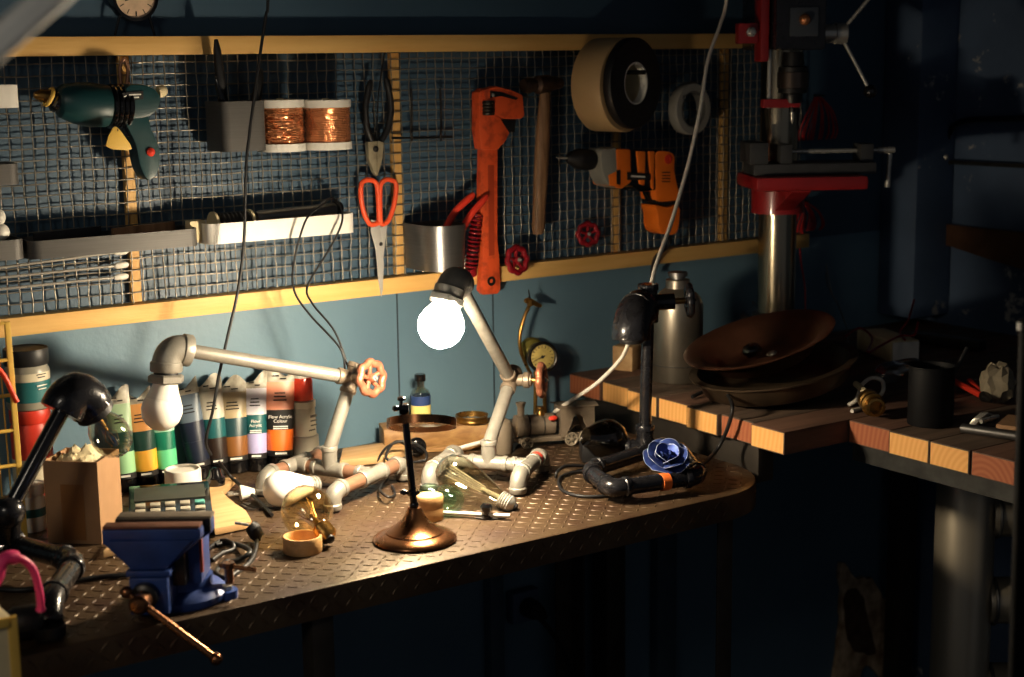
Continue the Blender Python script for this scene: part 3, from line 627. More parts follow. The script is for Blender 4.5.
# ------------------------------------------------------------------ industrial pipe lamps
PR = .0104
def pipe(root, a, b_, m=None, r=PR, name='pipe'): return obj(name, G().cyl(a, b_, r, n=18), m or m_pipe, root)
def bulb_profile(L=.105, R=.031):
    return [(.0001, 0), (R*.5, R*.13), (R*.86, R*.5), (R, R), (R*.93, R*1.42), (R*.72, R*1.95), (R*.53, R*2.4), (R*.45, R*2.75), (R*.45, L)]
def bulb(root, tip, up, m_dome, R=.031, lit=False):
    # opaque white collar and glass dome, tip = lowest point, up = towards the socket
    pr = [(.0001, 0), (R*.35, R*.06), (R*.68, R*.27), (R*.9, R*.57), (R, R), (R*.96, R*1.3), (R*.86, R*1.55)]
    o = obj('bulb_dome', G().lathe(tip, up, pr, 36), m_dome, root)
    obj('bulb_collar', G().lathe(tip, up, [(R*.865, R*1.56), (R*.68, R*2.0), (R*.54, R*2.45), (R*.47, R*2.9), (R*.44, R*3.4)], 32), m_plast_w, root)
    return o
def nut(root, p, ax, r, h, m=None): return obj('hex_nut', G().lathe(p, ax, [(r*.86, 0), (r, h*.18), (r, h*.82), (r*.86, h)], 6), m or m_pipe, root, smooth=20)

# --- lamp A: arm to the left, unlit bulb
A0 = B(330, 469, .03); th = math.radians(22)
A = thing('pipe_lamp', 'grey pipe lamp with unlit white bulb reaching over paint tubes', 'lamp', (A0.x, A0.y, HB), 'galvanised pipe lamps on the workbench')
bd = V((.9, .43, 0)).normalized(); cdv = V((.43, -.9, 0)).normalized()
def hbase(root, hub, cdv, bd, la, lb, a0, a1, b0, b1, pm, upax):
    """H of pipe: crossbar hub-la..hub+lb along cdv, two bars along bd with feet turned down"""
    g = G(); tee(g, hub, cdv, upax, PR, .030, .036); obj('hub_tee', g, m_pipe, root)
    for s, L, (q0, q1) in ((-1, la, (a0, a1)), (1, lb, (b0, b1))):
        c = hub+cdv*s*L; pipe(root, hub+cdv*s*.027, c-cdv*s*.022, pm)
        g = G(); tee(g, c, bd, -cdv*s, PR, .030, .026); obj('tee', g, m_pipe, root)
        for q, d in ((q0, -bd), (q1, bd)):
            e = c+d*q; pipe(root, c+d*.027, e-d*.018, pm)
            g = G(); elbow(g, e, -d, -UP, PR*1.08, .0255); obj('elbow', g, m_pipe, root)
            obj('foot_pad', G().lathe(e-UP*.0252, -UP, [(.011, 0), (.0115, .001), (.011, .0045)], 18), m_black, root)
hbase(A, A0, cdv, bd, .066, .078, .080, .085, .102, .085, m_pipec, UP)
KA = W(352, 378, -.205)
d = (KA-(A0+UP*.034)).normalized(); pipe(A, A0+UP*.03, KA-d*.022)
EA = W(167, 347, -.17); da = (EA-KA).normalized()
g = G(); tee(g, KA, -d, da, PR, .0235, .024); axA = V((.25, -.95, .12)).normalized(); g.cyl(KA, KA+axA*.03, PR*.95, n=16); obj('tee', g, m_tee, A)
pipe(A, KA+da*.022, EA-da*.02, r=PR*.98)
NA = W(166, 376, -.172); dn = (NA-EA).normalized()
g = G(); elbow(g, EA, -da, dn, .0195, .035, 1.2); obj('elbow', g, m_pipe, A)
obj('socket', G().cyl(EA+dn*.033, EA+dn*.041, .0175), m_black, A)
nut(A, EA+dn*.0395, dn, .0275, .0125)
TA_ = W(159, 431, -.175); du = (EA+dn*.051-TA_).normalized()
m_bulb = mat('frosted_bulb', (245, 240, 230), .3, var=.02, coat=.3)
bulb(A, TA_, du, m_bulb, .0298)
wheel(A, KA+axA*.043, axA, .0285, m_wheelc, m_steelb, .21)
obj('wheel_stem', G().cyl(KA+axA*.028, KA+axA*.040, .0045), m_brass, A)

# --- lamp B: lit
B0 = B(489, 463, .03)
Bl = thing('pipe_lamp', 'grey pipe lamp with the glowing bulb and copper wheel', 'lamp', (B0.x, B0.y, HB), 'galvanised pipe lamps on the workbench')
bdB = V((.78, .62, 0)).normalized(); cdB = V((.62, -.78, 0)).normalized()
hbase(Bl, B0, cdB, bdB, .073, .064, .072, .062, .060, .075, m_pipe, UP)
KB = W(511, 380, -.255)
d = (KB-(B0+UP*.034)).normalized(); pipe(Bl, B0+UP*.03, KB-d*.022)
EB = W(454, 275, -.425); db = (EB-KB).normalized()
axB = V((.68, -.73, .03)).normalized()
g = G(); tee(g, KB, -d, db, PR, .0235, .024); g.cyl(KB, KB+axB*.034, PR*.95, n=16); g.lathe(KB+axB*.02, axB, [(PR, 0), (PR*1.25, .002), (PR*1.25, .010), (PR, .012)], 18); obj('tee', g, m_tee, Bl)
pipe(Bl, KB+db*.022, EB-db*.02, r=PR*.98)
TB = W(437, 349, -.345); dn = (W(446, 303, -.342)-W(457, 262, -.335)).normalized()
dn = V((-.42, -.10, -.9)).normalized()
g = G(); elbow(g, EB, -db, dn, .0185, .031, 1.2); obj('elbow', g, m_pipe, Bl)
nut(Bl, EB+dn*.031, dn, .0270, .013)
dn = (W(441, 326, -.445)-EB).normalized(); RB = .0325
tip = EB+dn*(.044+.066)
m_lit = emit('lit_bulb', (1.0, .82, .57), 760.0); m_litc = emit('glowing_collar', (1.0, .86, .66), 30.0)
obj('bulb_dome', G().lathe(tip, -dn, [(.0001, 0), (RB*.35, RB*.06), (RB*.68, RB*.27), (RB*.9, RB*.57), (RB, RB), (RB*.985, RB*1.18)], 40), m_lit, Bl)
obj('bulb_collar', G().lathe(tip, -dn, [(RB*.984, RB*1.181), (RB*.9, RB*1.43), (RB*.72, RB*1.72), (RB*.56, RB*1.95), (RB*.48, RB*2.2), (RB*.46, RB*2.5)], 36), m_litc, Bl)
wheel(Bl, KB+axB*.050, axB, .0275, m_wheelc, m_steelb, .21)
obj('wheel_stem', G().cyl(KB+axB*.033, KB+axB*.046, .0045), m_brass, Bl)
obj('red_tag', G().lathe(B0+cdB*.064+bdB*.032, bdB, [(PR*1.005, 0), (PR*1.08, .0005), (PR*1.08, .012), (PR*1.005, .0125)], 22, True), m_red, Bl, label='small red tape band')

# --- lamp C: black, unlit, bare socket
C0 = B(645, 447, .025); R2 = .0125
Cl = thing('pipe_lamp', 'black pipe lamp with empty socket before the silver flask', 'lamp', (C0.x, C0.y, HB), 'black pipe lamps')
c1, c2, c3 = B(588, 470, .024), B(612, 489, .024), B(700, 476, .024)
def run(root, pts, r, m, L=.028):
    for i in range(len(pts)-1):
        a, b_ = pts[i], pts[i+1]; d = (b_-a).normalized(); obj('pipe', G().cyl(a+d*L*.8, b_-d*L*.8, r, n=18), m, root)
    for i in range(1, len(pts)-1):
        g = G(); elbow(g, pts[i], (pts[i-1]-pts[i]), (pts[i+1]-pts[i]), r, L); obj('elbow', g, m, root)
run(Cl, [C0+V((.02, -.016, 0)), c1, c2, c3, C0+V((.045, -.028, 0))], R2, m_blackm)
KC = W(648, 303, C0.y)
g = G(); tee(g, C0, V((.8, -.6, 0)), UP, R2, .032, .036); obj('hub_tee', g, m_blackm, Cl)
pipe(Cl, C0+UP*.03, KC-UP*.03, m_blackm, .0098)
axC = V((.83, -.55, .05)).normalized(); fw = V((-.90, -.43, -.16)).normalized()
g = G(); tee(g, KC, UP, fw, .0135, .03, .03); g.cyl(KC, KC+axC*.042, .013, n=16); obj('tee', g, m_blackm, Cl)
EC = KC+fw*.062; g = G(); elbow(g, EC, -fw, V((-.1, -.1, -1)), .027, .038, 1.12); obj('elbow', g, m_blackm, Cl)
obj('socket_insert', G().lathe(EC-UP*.036, -UP, [(.02, 0), (.0205, .003), (.018, .008), (.01, .009), (.009, .002)], 20), m_black, Cl)
wheel(Cl, KC+axC*.066, axC, .026, m_blackm, m_steeld, .24)
obj('wheel_stem', G().cyl(KC+axC*.041, KC+axC*.061, .005), m_brass, Cl)
q = B(660, 482.5, .024); dq = (c3-c2).normalized()
obj('orange_sticker', G().lathe(q, dq, [(R2*1.01, 0), (R2*1.05, .0003), (R2*1.05, .014), (R2*1.01, .0143)], 20, True), mat('orange_sticker', (240, 120, 50), .5), Cl, label='small orange sticker')

# --- lamp D: black, at the left, clear globe bulb
D0 = B(8, 543, .034); R3 = .0135
Dl = thing('pipe_lamp', 'black pipe lamp at left edge with clear globe bulb', 'lamp', (D0.x, D0.y, HB), 'black pipe lamps')
e1 = B(76, 561, .038); e2 = B(49, 640, 0)+V((.012, .028, .036))
run(Dl, [D0, e1, e2, e2+V((-.012, -.03, -.03))], R3, m_blackm, .03)
obj('foot_pad', G().lathe(e2+V((-.010, -.026, -.0185)), -UP, [(.0185, 0), (.019, .002), (.018, .0135)], 20), m_black, Dl)
EDp = W(76, 384, -.33); KD = W(8, 512, -.345)
g = G(); g.cyl(D0-V((.03, .02, 0)), D0+V((.012, .008, 0)), R3*1.3, n=18); g.cyl(D0, KD, R3*1.15, n=18); g.ball(KD, R3*1.6); obj('hub_tee', g, m_blackm, Dl)
D2 = D0+V((-.09, .02, 0)); obj('pipe', G().cyl(D0, D2, R3, n=18), m_blackm, Dl)
g = G(); elbow(g, D2, D0-D2, -UP, R3, .03); obj('elbow', g, m_blackm, Dl)
dd = (EDp-KD).normalized(); pipe(Dl, KD, EDp-dd*.03, m_blackg, .0105)
dn = V((.42, .08, -.72)).normalized()
g = G(); elbow(g, EDp, -dd, dn, .026, .040, 1.12); obj('elbow', g, m_blackm, Dl)
q = EDp+dn*.04
obj('socket', G().lathe(q, dn, [(.025, 0), (.0265, .002), (.026, .01), (.018, .012)], 24), m_black, Dl)
R = .027; prf = [(.014, .0125), (.017, .02), (.0235, .032), (R, .046), (R*.97, .058), (R*.8, .070), (R*.45, .078), (.0001, .081)]
obj('globe_bulb', G().lathe(q, dn, prf+[(r*.94 if r > .001 else .0001, h-.0012) for r, h in prf[::-1]], 32), m_clear, Dl, label='clear glass globe bulb')
g = G(); g.tube([q+dn*.012, q+dn*.04], [.004, .002], 8)
for k in range(4):
    a = 2*PI*k/4; u, v, _ = frame(dn); w_ = u*math.cos(a)+v*math.sin(a); g.tube([q+dn*.036, q+dn*.05+w_*.010, q+dn*.064+w_*.006], .0004, 5)
obj('filament', g, m_brass, Dl)
tag(obj('cable_plug', G().lathe(B(30, 620, .0205)-V((.03, .0, 0)), V((1, -.2, 0)), [(.004, 0), (.014, .003), (.0195, .012), (.0195, .035), (.016, .042), (.006, .045)], 20), m_black), 'round black plug on bench beside black lamp foot', 'plug')
cable('power_cable', 'black cord lying on bench behind the black lamp foot', [B(-30, 586, .004), B(20, 590, .004), B(60, 583, .004), B(100, 577, .004), B(128, 575, .004)], .0034, m_black)
# ------------------------------------------------------------------ bench vise
O = V((-.590, -.536, HB)); a_ = CR.copy(); f_ = CF.copy()
t = thing('bench_vise', 'blue bench vise clamped at the front edge of the workbench', 'vise', O)
def vb(name, ca, cf, z0, z1, la, lf, m, parent=None, bevel=.003): 
    return obj(name, G().box(O+a_*ca+f_*cf+UP*(z0+z1)/2, (la, lf, z1-z0), ux=a_), m, parent or t, bevel=bevel)
obj('swivel_base', G().lathe(O, UP, [(.0001, 0), (.054, 0), (.056, .003), (.056, .010), (.050, .016), (.040, .020), (.038, .030), (.0001, .030)], 40), m_navy, t)
for k in range(3):
    q = 2*PI*k/3-.61; pp = O+V((math.cos(q), math.sin(q), 0))*.056
    obj('lug', G().lathe(pp, UP, [(.0001, 0), (.013, 0), (.013, .010), (.0001, .010)], 18), m_navy, t); obj('bolt', G().lathe(pp+UP*.0102, UP, [(.007, 0), (.007, .005), (.003, .006)], 6), m_steelb, t)
vb('rear_body', .012, .012, .0305, .088, .045, .055, m_navy, bevel=.005)
obj('rear_jaw', G().prism([O+a_*(x-.006)+f_*.024+UP*z for x, z in ((-.056, .113), (.056, .113), (.056, .097), (.035, .084), (-.01, .084), (-.056, .097))], f_*.024), m_navy, t, bevel=.003)
g = G(); g.box(O-a_*.006+f_*.0505+UP*.1085, (.112, .005, .016), ux=a_)
for i in range(38): g.box(O+a_*(-.0615+i*.003)+f_*.0533+UP*.1085, (.0013, .0009, .014), ux=a_)
obj('rear_jaw_plate', g, m_steeld, t); vb('jaw_cap', -.006, .036, .1135, .1175, .112, .024, mat('worn_jaw_top', (118, 106, 92), .5, .15, var=.3, scale=60), bevel=.001)
vb('slide_bar', .004, .035, .036, .078, .030, .05, m_steeld, bevel=.002)
vb('red_edge', .034, .036, .045, .088, .004, .006, mat('rust_red', (150, 66, 50), .6), bevel=.001)
# moving front jaw
ff = .060
obj('front_jaw', G().prism([O+a_*x+f_*ff+UP*z for x, z in ((-.072, .112), (.044, .112), (.044, .100), (.002, .063), (-.040, .063), (-.072, .096))], f_*.020), m_navy, t, bevel=.003)
obj('front_web', G().prism([O+a_*x+f_*(ff+.020)+UP*z for x, z in ((-.063, .100), (.035, .100), (.002, .065), (-.038, .065))], f_*.005), m_navy, t, bevel=.0015)
vb('front_jaw_plate', -.014, ff-.0035, .098, .1135, .112, .006, m_steeld, bevel=.0008)
vb('front_lip', -.014, ff+.010, .1125, .1155, .113, .020, mat('worn_jaw_edge', (128, 84, 66), .5, .5, var=.3, scale=60), bevel=.001)
vb('front_flange', -.019, ff+.006, .056, .0635, .052, .040, m_navy, bevel=.002)
vb('front_block', -.019, ff+.002, .010, .0555, .046, .050, m_navy, bevel=.004)
sc = O+a_*-.022+f_*(ff+.028)+UP*.036
obj('screw_collar', G().lathe(sc, f_, [(.0001, 0), (.015, 0), (.016, .002), (.016, .012), (.012, .015)], 24), m_steeld, t)
obj('screw_head', G().lathe(sc+f_*.0152, f_, [(.0001, 0), (.0105, 0), (.0115, .003), (.0115, .022), (.008, .026), (.0001, .027)], 24), m_bronze, t)
hc = sc+f_*.028; hd_ = (W(217, 660, (hc).y-.075)-hc); hd_.normalize()
hd_ = (a_*.52+f_*.42-UP*.62).normalized()
rr_ = ray(216, 659); h1 = CAM+rr_*(((hc+f_*.012)-CAM).dot(f_)/rr_.dot(f_)); hd_ = (h1-hc).normalized(); h0 = hc-hd_*.020
obj('handle_bar', G().cyl(h0, h1, .0044, n=14), m_bronze, t)
obj('handle_knob', G().ball(h0, .0075), m_bronze, t); obj('handle_knob', G().ball(h1, .0075), m_bronze, t)
lk = O+a_*.058+f_*-.006+UP*.0165
obj('lock_bolt', G().lathe(lk, UP, [(.0055, 0), (.0055, .018), (.0075, .019), (.0075, .026)], 12), m_bronze, t); obj('lock_bar', G().cyl(lk+UP*.022-a_*.012, lk+UP*.016+a_*.034, .0028), m_bronze, t)

# ------------------------------------------------------------------ cardboard box
p0, p1, p2 = B(45, 540, .0), B(102, 545, .0), B(124, 520, .0)
ub = V((.72, -.69, 0)).normalized(); lu = .078; p0 = p1-ub*lu; vbk = V((-ub.y, ub.x, 0)); lv = .074; H = .116
t = thing('cardboard_box', 'open brown cardboard box of crumpled paper beside blue vise', 'box', p0+ub*lu/2+vbk*lv/2)
g = G(); c = [p0, p1, p1+vbk*lv, p0+vbk*lv]; ci = [p0+(ub+vbk)*.002, p1+(vbk-ub)*.002, p1+vbk*(lv-.002)-ub*.002, p0+vbk*(lv-.002)+ub*.002]
z0 = UP*.0005
g.loft([[q+z0 for q in c], [q+UP*H for q in c], [q+UP*H for q in ci], [q+UP*.003 for q in ci]]); obj('carton', g, m_kraft, t)
obj('tape_strip', G().prism([p0+ub*lu*.30-vbk*.0004+UP*.006, p0+ub*lu*.72-vbk*.0004+UP*.006, p0+ub*lu*.72-vbk*.0004+UP*.084, p0+ub*lu*.30-vbk*.0004+UP*.084], -vbk*.0002), m_kraftd, t)
g = G(); nn = 22; V_ = []
cen = p0+ub*lu/2+vbk*lv/2
for i in range(nn+1):
    row = []
    for j in range(nn+1):
        x, y = i/nn-.5, j/nn-.5; e = max(0, 1-(2*max(abs(x), abs(y)))**4)
        h = H-.022+e*(.024+.008*math.sin(9*x+4*y)*math.cos(7*y-3*x)+.006*math.sin(17*x-11*y+1))+random.uniform(-.003, .003)*e
        row.append(g.bm.verts.new(cen+ub*x*(lu-.008)+vbk*y*(lv-.008)+UP*h))
    V_.append(row)
for i in range(nn):
    for j in range(nn): g.bm.faces.new((V_[i][j], V_[i+1][j], V_[i+1][j+1], V_[i][j+1]))
tag(obj('packing_paper', g, m_cream, smooth=25), 'crumpled cream packing paper stuffed in the open cardboard box', 'paper')

# ------------------------------------------------------------------ jars at the left
def jar(lab, c, R, H, mb, bands, lidm, lidh, cat='jar'):
    t = thing('paint_jar', lab, cat, c)
    obj('body', G().lathe(c, UP, [(.0001, .0005), (R*.93, .0005), (R, .004), (R, H-lidh-.008), (R*.9, H-lidh-.002), (R*.88, H-lidh-.0002), (.0001, H-lidh-.0002)], 36), mb, t)
    for z0, z1, m in bands: obj('label_band', G().lathe(c, UP, [(R*1.004, z0), (R*1.012, z0), (R*1.012, z1), (R*1.004, z1)], 36, True), m, t)
    obj('lid', G().lathe(c+UP*(H-lidh), UP, [(.0001, 0), (R*.98, 0), (R*1.0, .001)]+[(R*1.0, lidh-.003), (R*.97, lidh-.0005), (R*.9, lidh-.001), (R*.88, lidh-.002), (.0001, lidh-.002)], 40), lidm, t)
    return t
m_teal_l = mat('teal_label', (34, 104, 108), .45, var=.1); m_cloud = mat('cloudy_plastic', (150, 146, 132), .3, var=.1); m_label = mat('cream_label', (214, 204, 178), .5, var=.08)
cr_ = W(31, 430, -.062); cr_.z = HB
hj = W(28, 408, -.065).z-HB
jar('red paint jar behind the cardboard box, carrying a larger jar', cr_, .029, hj, m_red, [(.05, .085, m_label)], m_red, .02)
j2 = cr_+UP*(hj+.0003); H2 = W(28, 347, -.062).z-j2.z
tj = jar('large black lidded paint jar stacked on the red jar', j2, .0315, H2, m_cloud, [(.012, .042, m_teal_l), (.0425, H2-.034, m_label)], m_black, .024)
dv = V((.35, -.94, 0)).normalized(); du_ = V((dv.y*-1, dv.x, 0))
for k, (w_, zz) in enumerate(((.016, .052), (.012, .048), (.018, .036), (.014, .031))): obj('print', G().box(j2+dv*.0319+UP*zz, (w_, .0008, .0014), ux=du_), m_ink if k < 2 else m_inkw, tj)
cw = B(33, 530, 0)+V((0, .004, 0)); jar('small white jar with teal band standing left of the cardboard box', cw, .021, .068, m_plast_w, [(.022, .034, m_teal_l)], m_plast_w, .016)

# ------------------------------------------------------------------ paint tubes
def paint_tube(lab, pb, ptop, wpx, secs, text=None, lean=.018, face=None, tilt=0):
    base = B(*pb, 0); base.y = min(base.y, -.034); topp = W(*ptop, base.y+lean)
    S = FPX/((base-CAM).dot(_f)); rw = wpx/S/2; ax = topp-base; H = ax.length; d = ax.normalized()
    ux = V(face or (.93, -.36, 0)); ux = (ux-d*ux.dot(d)).normalized(); uy = d.cross(ux)      # uy points to the wall
    t = thing('paint_tube', lab, 'paint tube', base, 'paint tubes standing against the wall')
    def sect(s):
        k = max(0, (s-.2)/.8); rx = rw*(.92+.16*k); ry = rw*.92*(1-k**1.3)+.0016
        return rx, ry
    def seg(s0, s1, off, n=5):
        rings = []
        for i in range(n+1):
            s = s0+(s1-s0)*i/n; rx, ry = sect(s)
            rings.append([base+d*H*s+ux*(rx+off)*math.cos(2*PI*j/28)+uy*(ry+off)*math.sin(2*PI*j/28) for j in range(28)])
        return G().loft(rings)
    obj('cap', G().lathe(base, d, [(.0001, 0), (rw*.80, 0), (rw*.86, .002), (rw*.86, H*.125), (rw*.8, H*.132), (.0001, H*.132)], 28), secs[0], t)
    bands = (('lower_band', .134, .19, m_ink), ('colour_band', .191, .40, secs[1]), ('name_band', .401, .60, secs[2]), ('upper_label', .601, .88, secs[3]))
    for nm, s0, s1, m in bands: obj(nm, seg(s0, s1, 0), m, t)
    gk = seg(.881, 1.0, .0002, 4)
    for v_ in gk.bm.verts:
        s_ = (v_.co-base).dot(d)/H
        if s_ > .9: k_ = (s_-.9)*10; x_ = (v_.co-base).dot(ux); v_.co += uy*.004*k_*math.sin(x_*260+rw*900)+d*(.010*k_*math.sin(x_*120+pb[0])) - uy*.002*k_
    cr2 = obj('crimp', gk, secs[4], t)
    for k in range(2): obj('crimp_print', G().box(base+d*H*(.915+.03*k)-uy*(sect(.92)[1]+.0035)+ux*rw*(.25-.5*k), (rw*.45, .0006, H*.014), ux=ux, uz=d), m_ink, cr2)
    fn = -uy
    def at(s, off=.0006): rx, ry = sect(s); return base+d*H*s+fn*(ry+off)
    for k in range(3): obj('print', G().box(at(.70+.035*k)+UP*0, (rw*.9-.002*k, .0006, H*.012), ux=ux, uz=d), m_ink, t)
    obj('print', G().box(at(.165), (rw*.8, .0006, H*.02), ux=ux, uz=d), m_inkw, t)
    if text:
        for q_ in (.435, .415): obj('print', G().box(at(q_), (rw*1.0, .0006, H*.011), ux=ux, uz=d), m_inkw, t)
        lettering(text, H*.048, m_inkw, t, at(.51, .0012), ux, d)
    return t
m_tealb = mat('tube_teal', (24, 88, 92), .4, var=.08); m_dgreen = mat('tube_bottle_green', (22, 62, 52), .4); m_navyb = mat('tube_navy', (20, 29, 50), .4)
C_ = lambda n, rgb: mat('tube_'+n, rgb, .38, var=.06)
m_crimp = mat('tube_crimp', (176, 170, 154), .4, var=.4, scale=80)
CAPB = m_blackg
paint_tube('pale green paint tube behind the clear globe bulb', (113, 482), (116, 392), 23, (CAPB, C_('mint', (150, 200, 150)), m_dgreen, C_('pale_green', (150, 176, 142)), m_crimp))
paint_tube('yellow ochre paint tube with dark green band, left of unlit bulb', (143, 484), (136, 392), 26, (CAPB, C_('ochre', (242, 178, 60)), m_dgreen, C_('amber', (214, 150, 84)), m_crimp), lean=.014)
paint_tube('bright green paint tube directly beneath the unlit bulb', (162, 480), (158, 396), 24, (CAPB, C_('green', (96, 200, 142)), C_('emerald', (10, 110, 84)), C_('mint2', (150, 200, 170)), m_crimp), lean=.014)
paint_tube('navy blue paint tube right of the unlit bulb', (187, 470), (183, 383), 25, (CAPB, m_navyb, m_navyb, C_('slate', (88, 102, 116)), m_crimp))
paint_tube('dark umber paint tube with white teal label behind black cord', (214, 472), (208, 380), 24, (CAPB, C_('umber', (40, 28, 22)), m_tealb, C_('white', (188, 182, 166)), m_crimp))
paint_tube('golden brown paint tube with dark teal band', (233, 470), (230, 381), 29, (CAPB, C_('sienna', (128, 82, 38)), C_('deep_teal', (24, 60, 66)), C_('beige', (166, 150, 118)), m_crimp))
paint_tube('lavender paint tube with teal band left of the orange tube', (257, 470), (254, 377), 23, (CAPB, C_('lavender', (172, 168, 214)), m_tealb, C_('pale_lilac', (216, 214, 224)), m_crimp), 'Flow\nAcrylic', face=(.9, -.43, 0))
paint_tube('orange paint tube with black lettered band, rightmost tube', (280, 468), (279, 370), 29, (CAPB, C_('orange', (250, 116, 36)), m_ink, C_('peach', (244, 160, 128)), m_crimp), 'Flow Acrylic\nColour')
# white tub with grey lid, red bottle on top
c = B(305, 462, 0); c.y = max(c.y, -.05); c.y = -.048; c.x = W(305, 450, c.y).x
S = FPX/((c-CAM).dot(_f)); R = 11.5/S; t = thing('paint_tub', 'white upside-down paint tub on its grey lid behind pipe lamp', 'tub', c)
hz = lambda y: W(305, y, c.y-.012).z-HB
obj('lid', G().lathe(c, UP, [(.0001, 0), (R*1.28, 0), (R*1.3, .002), (R*1.22, hz(437)), (R*1.1, hz(436)), (.0001, hz(436))], 36), mat('grey_lid', (178, 170, 152), .5), t)
obj('body', G().lathe(c, UP, [(.0001, hz(436)+.0002), (R*1.05, hz(436)+.0002), (R*.98, hz(409)), (R*1.06, hz(408)), (R*1.06, hz(402)), (.0001, hz(401))], 36), m_label, t)
dv = V((.25, -.97, 0)).normalized(); dx = V((-dv.y, dv.x, 0))
for k in range(4): obj('print', G().box(c+dv*(R*1.03)+dx*(.004 if k else 0)+UP*(hz(430)+k*.0075), (R*.7, .001, .0022 if k < 3 else .004), ux=dx), mat('grey_ink', (110, 104, 92), .6), t)
c2 = c+UP*(hz(401)+.0003); h2 = W(302, 377, c.y).z-c2.z; R2_ = R*.88
t = thing('red_bottle', 'small red paint bottle with white cap atop white tub', 'bottle', c2)
obj('body', G().lathe(c2, UP, [(.0001, 0), (R2_*1.0, 0), (R2_*1.02, .003), (R2_*.98, h2-.006), (R2_*.85, h2), (.0001, h2)], 32), mat('red_translucent', (232, 66, 40), .22, var=.35, scale=40, coat=.4), t)
obj('cap', G().lathe(c2+UP*(h2+.0002), UP, [(.0001, 0), (R2_*.9, 0), (R2_*.9, .006), (R2_*.8, .008), (.0001, .008)], 28), m_plast_w, t)

# ------------------------------------------------------------------ plywood offcut, calculator, cup, plug
def slab(name, lab, cat, pix, th, m, bevel=.0015, z=.0022):
    pts = [B(x, y, z+th) for x, y in pix]; pts = [V((p.x, p.y, HB+z)) for p in pts]
    return tag(obj(name, G().prism(pts, (0, 0, th)), m, bevel=bevel), lab, cat)
slab('plywood_offcut', 'pale plywood offcut lying under the calculator', 'board', [(103, 551), (252, 521), (246, 510), (235, 503), (222, 492), (236, 477), (206, 479), (140, 493), (134, 514)], .010, m_ply)
zc = .0128
q0, q1, q2 = B(130, 486, .030), B(203, 481, .030), B(228, 521, .018)
q0 = B(133, 486, .037); q1 = B(209, 480, .037); uu = V((.93, -.37, 0)).normalized(); wl = .116; q0 = q1-uu*wl
vv = V((uu.y, -uu.x, 0)); dl = (B(229, 523, .016)-q1); ln = .186; vv = V((vv.x, vv.y, -.11)).normalized(); nn_ = uu.cross(vv)*-1
nn_ = nn_ if nn_.z > 0 else -nn_
t = thing('calculator', 'black desk calculator with green and white keys behind vise', 'calculator', (q0+q1)/2+vv*ln/2-UP*.012)
obj('case', G().box((q0+q1)/2+vv*ln/2-nn_*.007, (wl, ln, .014), ux=uu, uz=nn_), m_blackg, t, bevel=.004)
obj('display', G().box((q0+q1)/2+vv*.040+nn_*.0006, (wl*.86, .050, .0014), ux=uu, uz=nn_), mat('lcd', (62, 64, 56), .5), t, bevel=.0004)
m_key = mat('cream_key', (176, 170, 152), .5); m_keyg = mat('green_key', (96, 168, 156), .5)
for r_ in range(4):
    for k in range(5):
        cK = (q0+q1)/2+vv*(.086+.0215*r_)+uu*((k-2)*wl*.178)+nn_*.0005
        obj('key', G().box(cK+nn_*.0015, (wl*.12, .0105, .004), ux=uu, uz=nn_), m_keyg if (r_ == 0 and k >= 4) else m_key, t, bevel=.0012)
tag(obj('stand_block', G().box((q0+q1)/2+vv*.02-nn_*.0155-UP*.0035, (wl*.6, .02, .008), ux=uu), m_black), 'small black foot block under the calculator', 'block')
c = B(184, 492, 0); c.z = HB; c = W(184, 480, -.115); c = V((c.x, -.112, HB)); S = FPX/((c-CAM).dot(_f)); R = 18.5/S; H = W(184, 468, c.y).z-HB
t = tag(obj('white_cup', G().lathe(c, UP, [(.0001, .0005), (R*.98, .0005), (R, .002), (R*.97, H-.002), (R*.94, H), (R*.85, H), (R*.84, H-.004), (.0001, H-.004)], 36), m_plast_w), 'round white plastic lid standing behind the calculator', 'lid')
c = B(240, 493, .010); t = thing('power_plug', 'white two pin power plug lying on its side near calculator', 'plug', c-UP*.01)
dp = V((-.92, .3, 0)).normalized(); dq = V((-dp.y, dp.x, 0))
obj('plug_body', G().tube([c-dp*.022, c-dp*.012, c-dp*.001, c], [.0045, .0085, .0125, .0115], 16), m_plast_w, t, bevel=.001)
for s in (-1, 1): obj('pin', G().tube([c+dq*s*.006, c+dq*s*.006+dp*.017, c+dq*s*.006+dp*.019], [.0022, .0022, .0012], 10), m_steelb, t)
# black cord from the ceiling, down to a black plug among the tubes, then on along the bench
p = W(268, -8, -.13)
cable('hanging_cable', 'long black cord dropping past white tray to paint tubes', [V((p.x+.05, -.135, 2.6)), V((p.x+.012, -.13, 1.85)), W(268, -8, -.13), W(266, 15, -.13), W(260, 55, -.132), W(250, 130, -.135), W(246, 170, -.135), W(244, 240, -.135), W(238, 290, -.137), W(228, 335, -.14), W(219, 375, -.14), W(213, 410, -.14), W(206, 440, -.135), W(211, 455, -.13)], .0024, m_black, 'cord')
c = V((W(215, 470, -.125).x, -.125, HB+.001)); tag(obj('cord_switch', G().lathe(c, UP, [(.0001, 0), (.013, 0), (.0145, .003), (.0145, .022), (.010, .026), (.008, .034), (.0035, .038)], 20), m_blackg), 'black round cord connector standing in front of umber tube', 'connector')
cable('loose_cable', 'black cord running diagonally over bench to the amber bulb', [W(219, 462, -.128), B(232, 478, .016), B(250, 493, .008), B(262, 504, .004), B(272, 515, .004)], .0026, m_black, 'cord')
cable('thin_cable', 'thin grey flex curving on bench left of the amber bulb', [B(238, 500, .003), B(252, 507, .003), B(272, 508, .003), B(290, 509, .003)], .0013, m_steeld, 'cord')
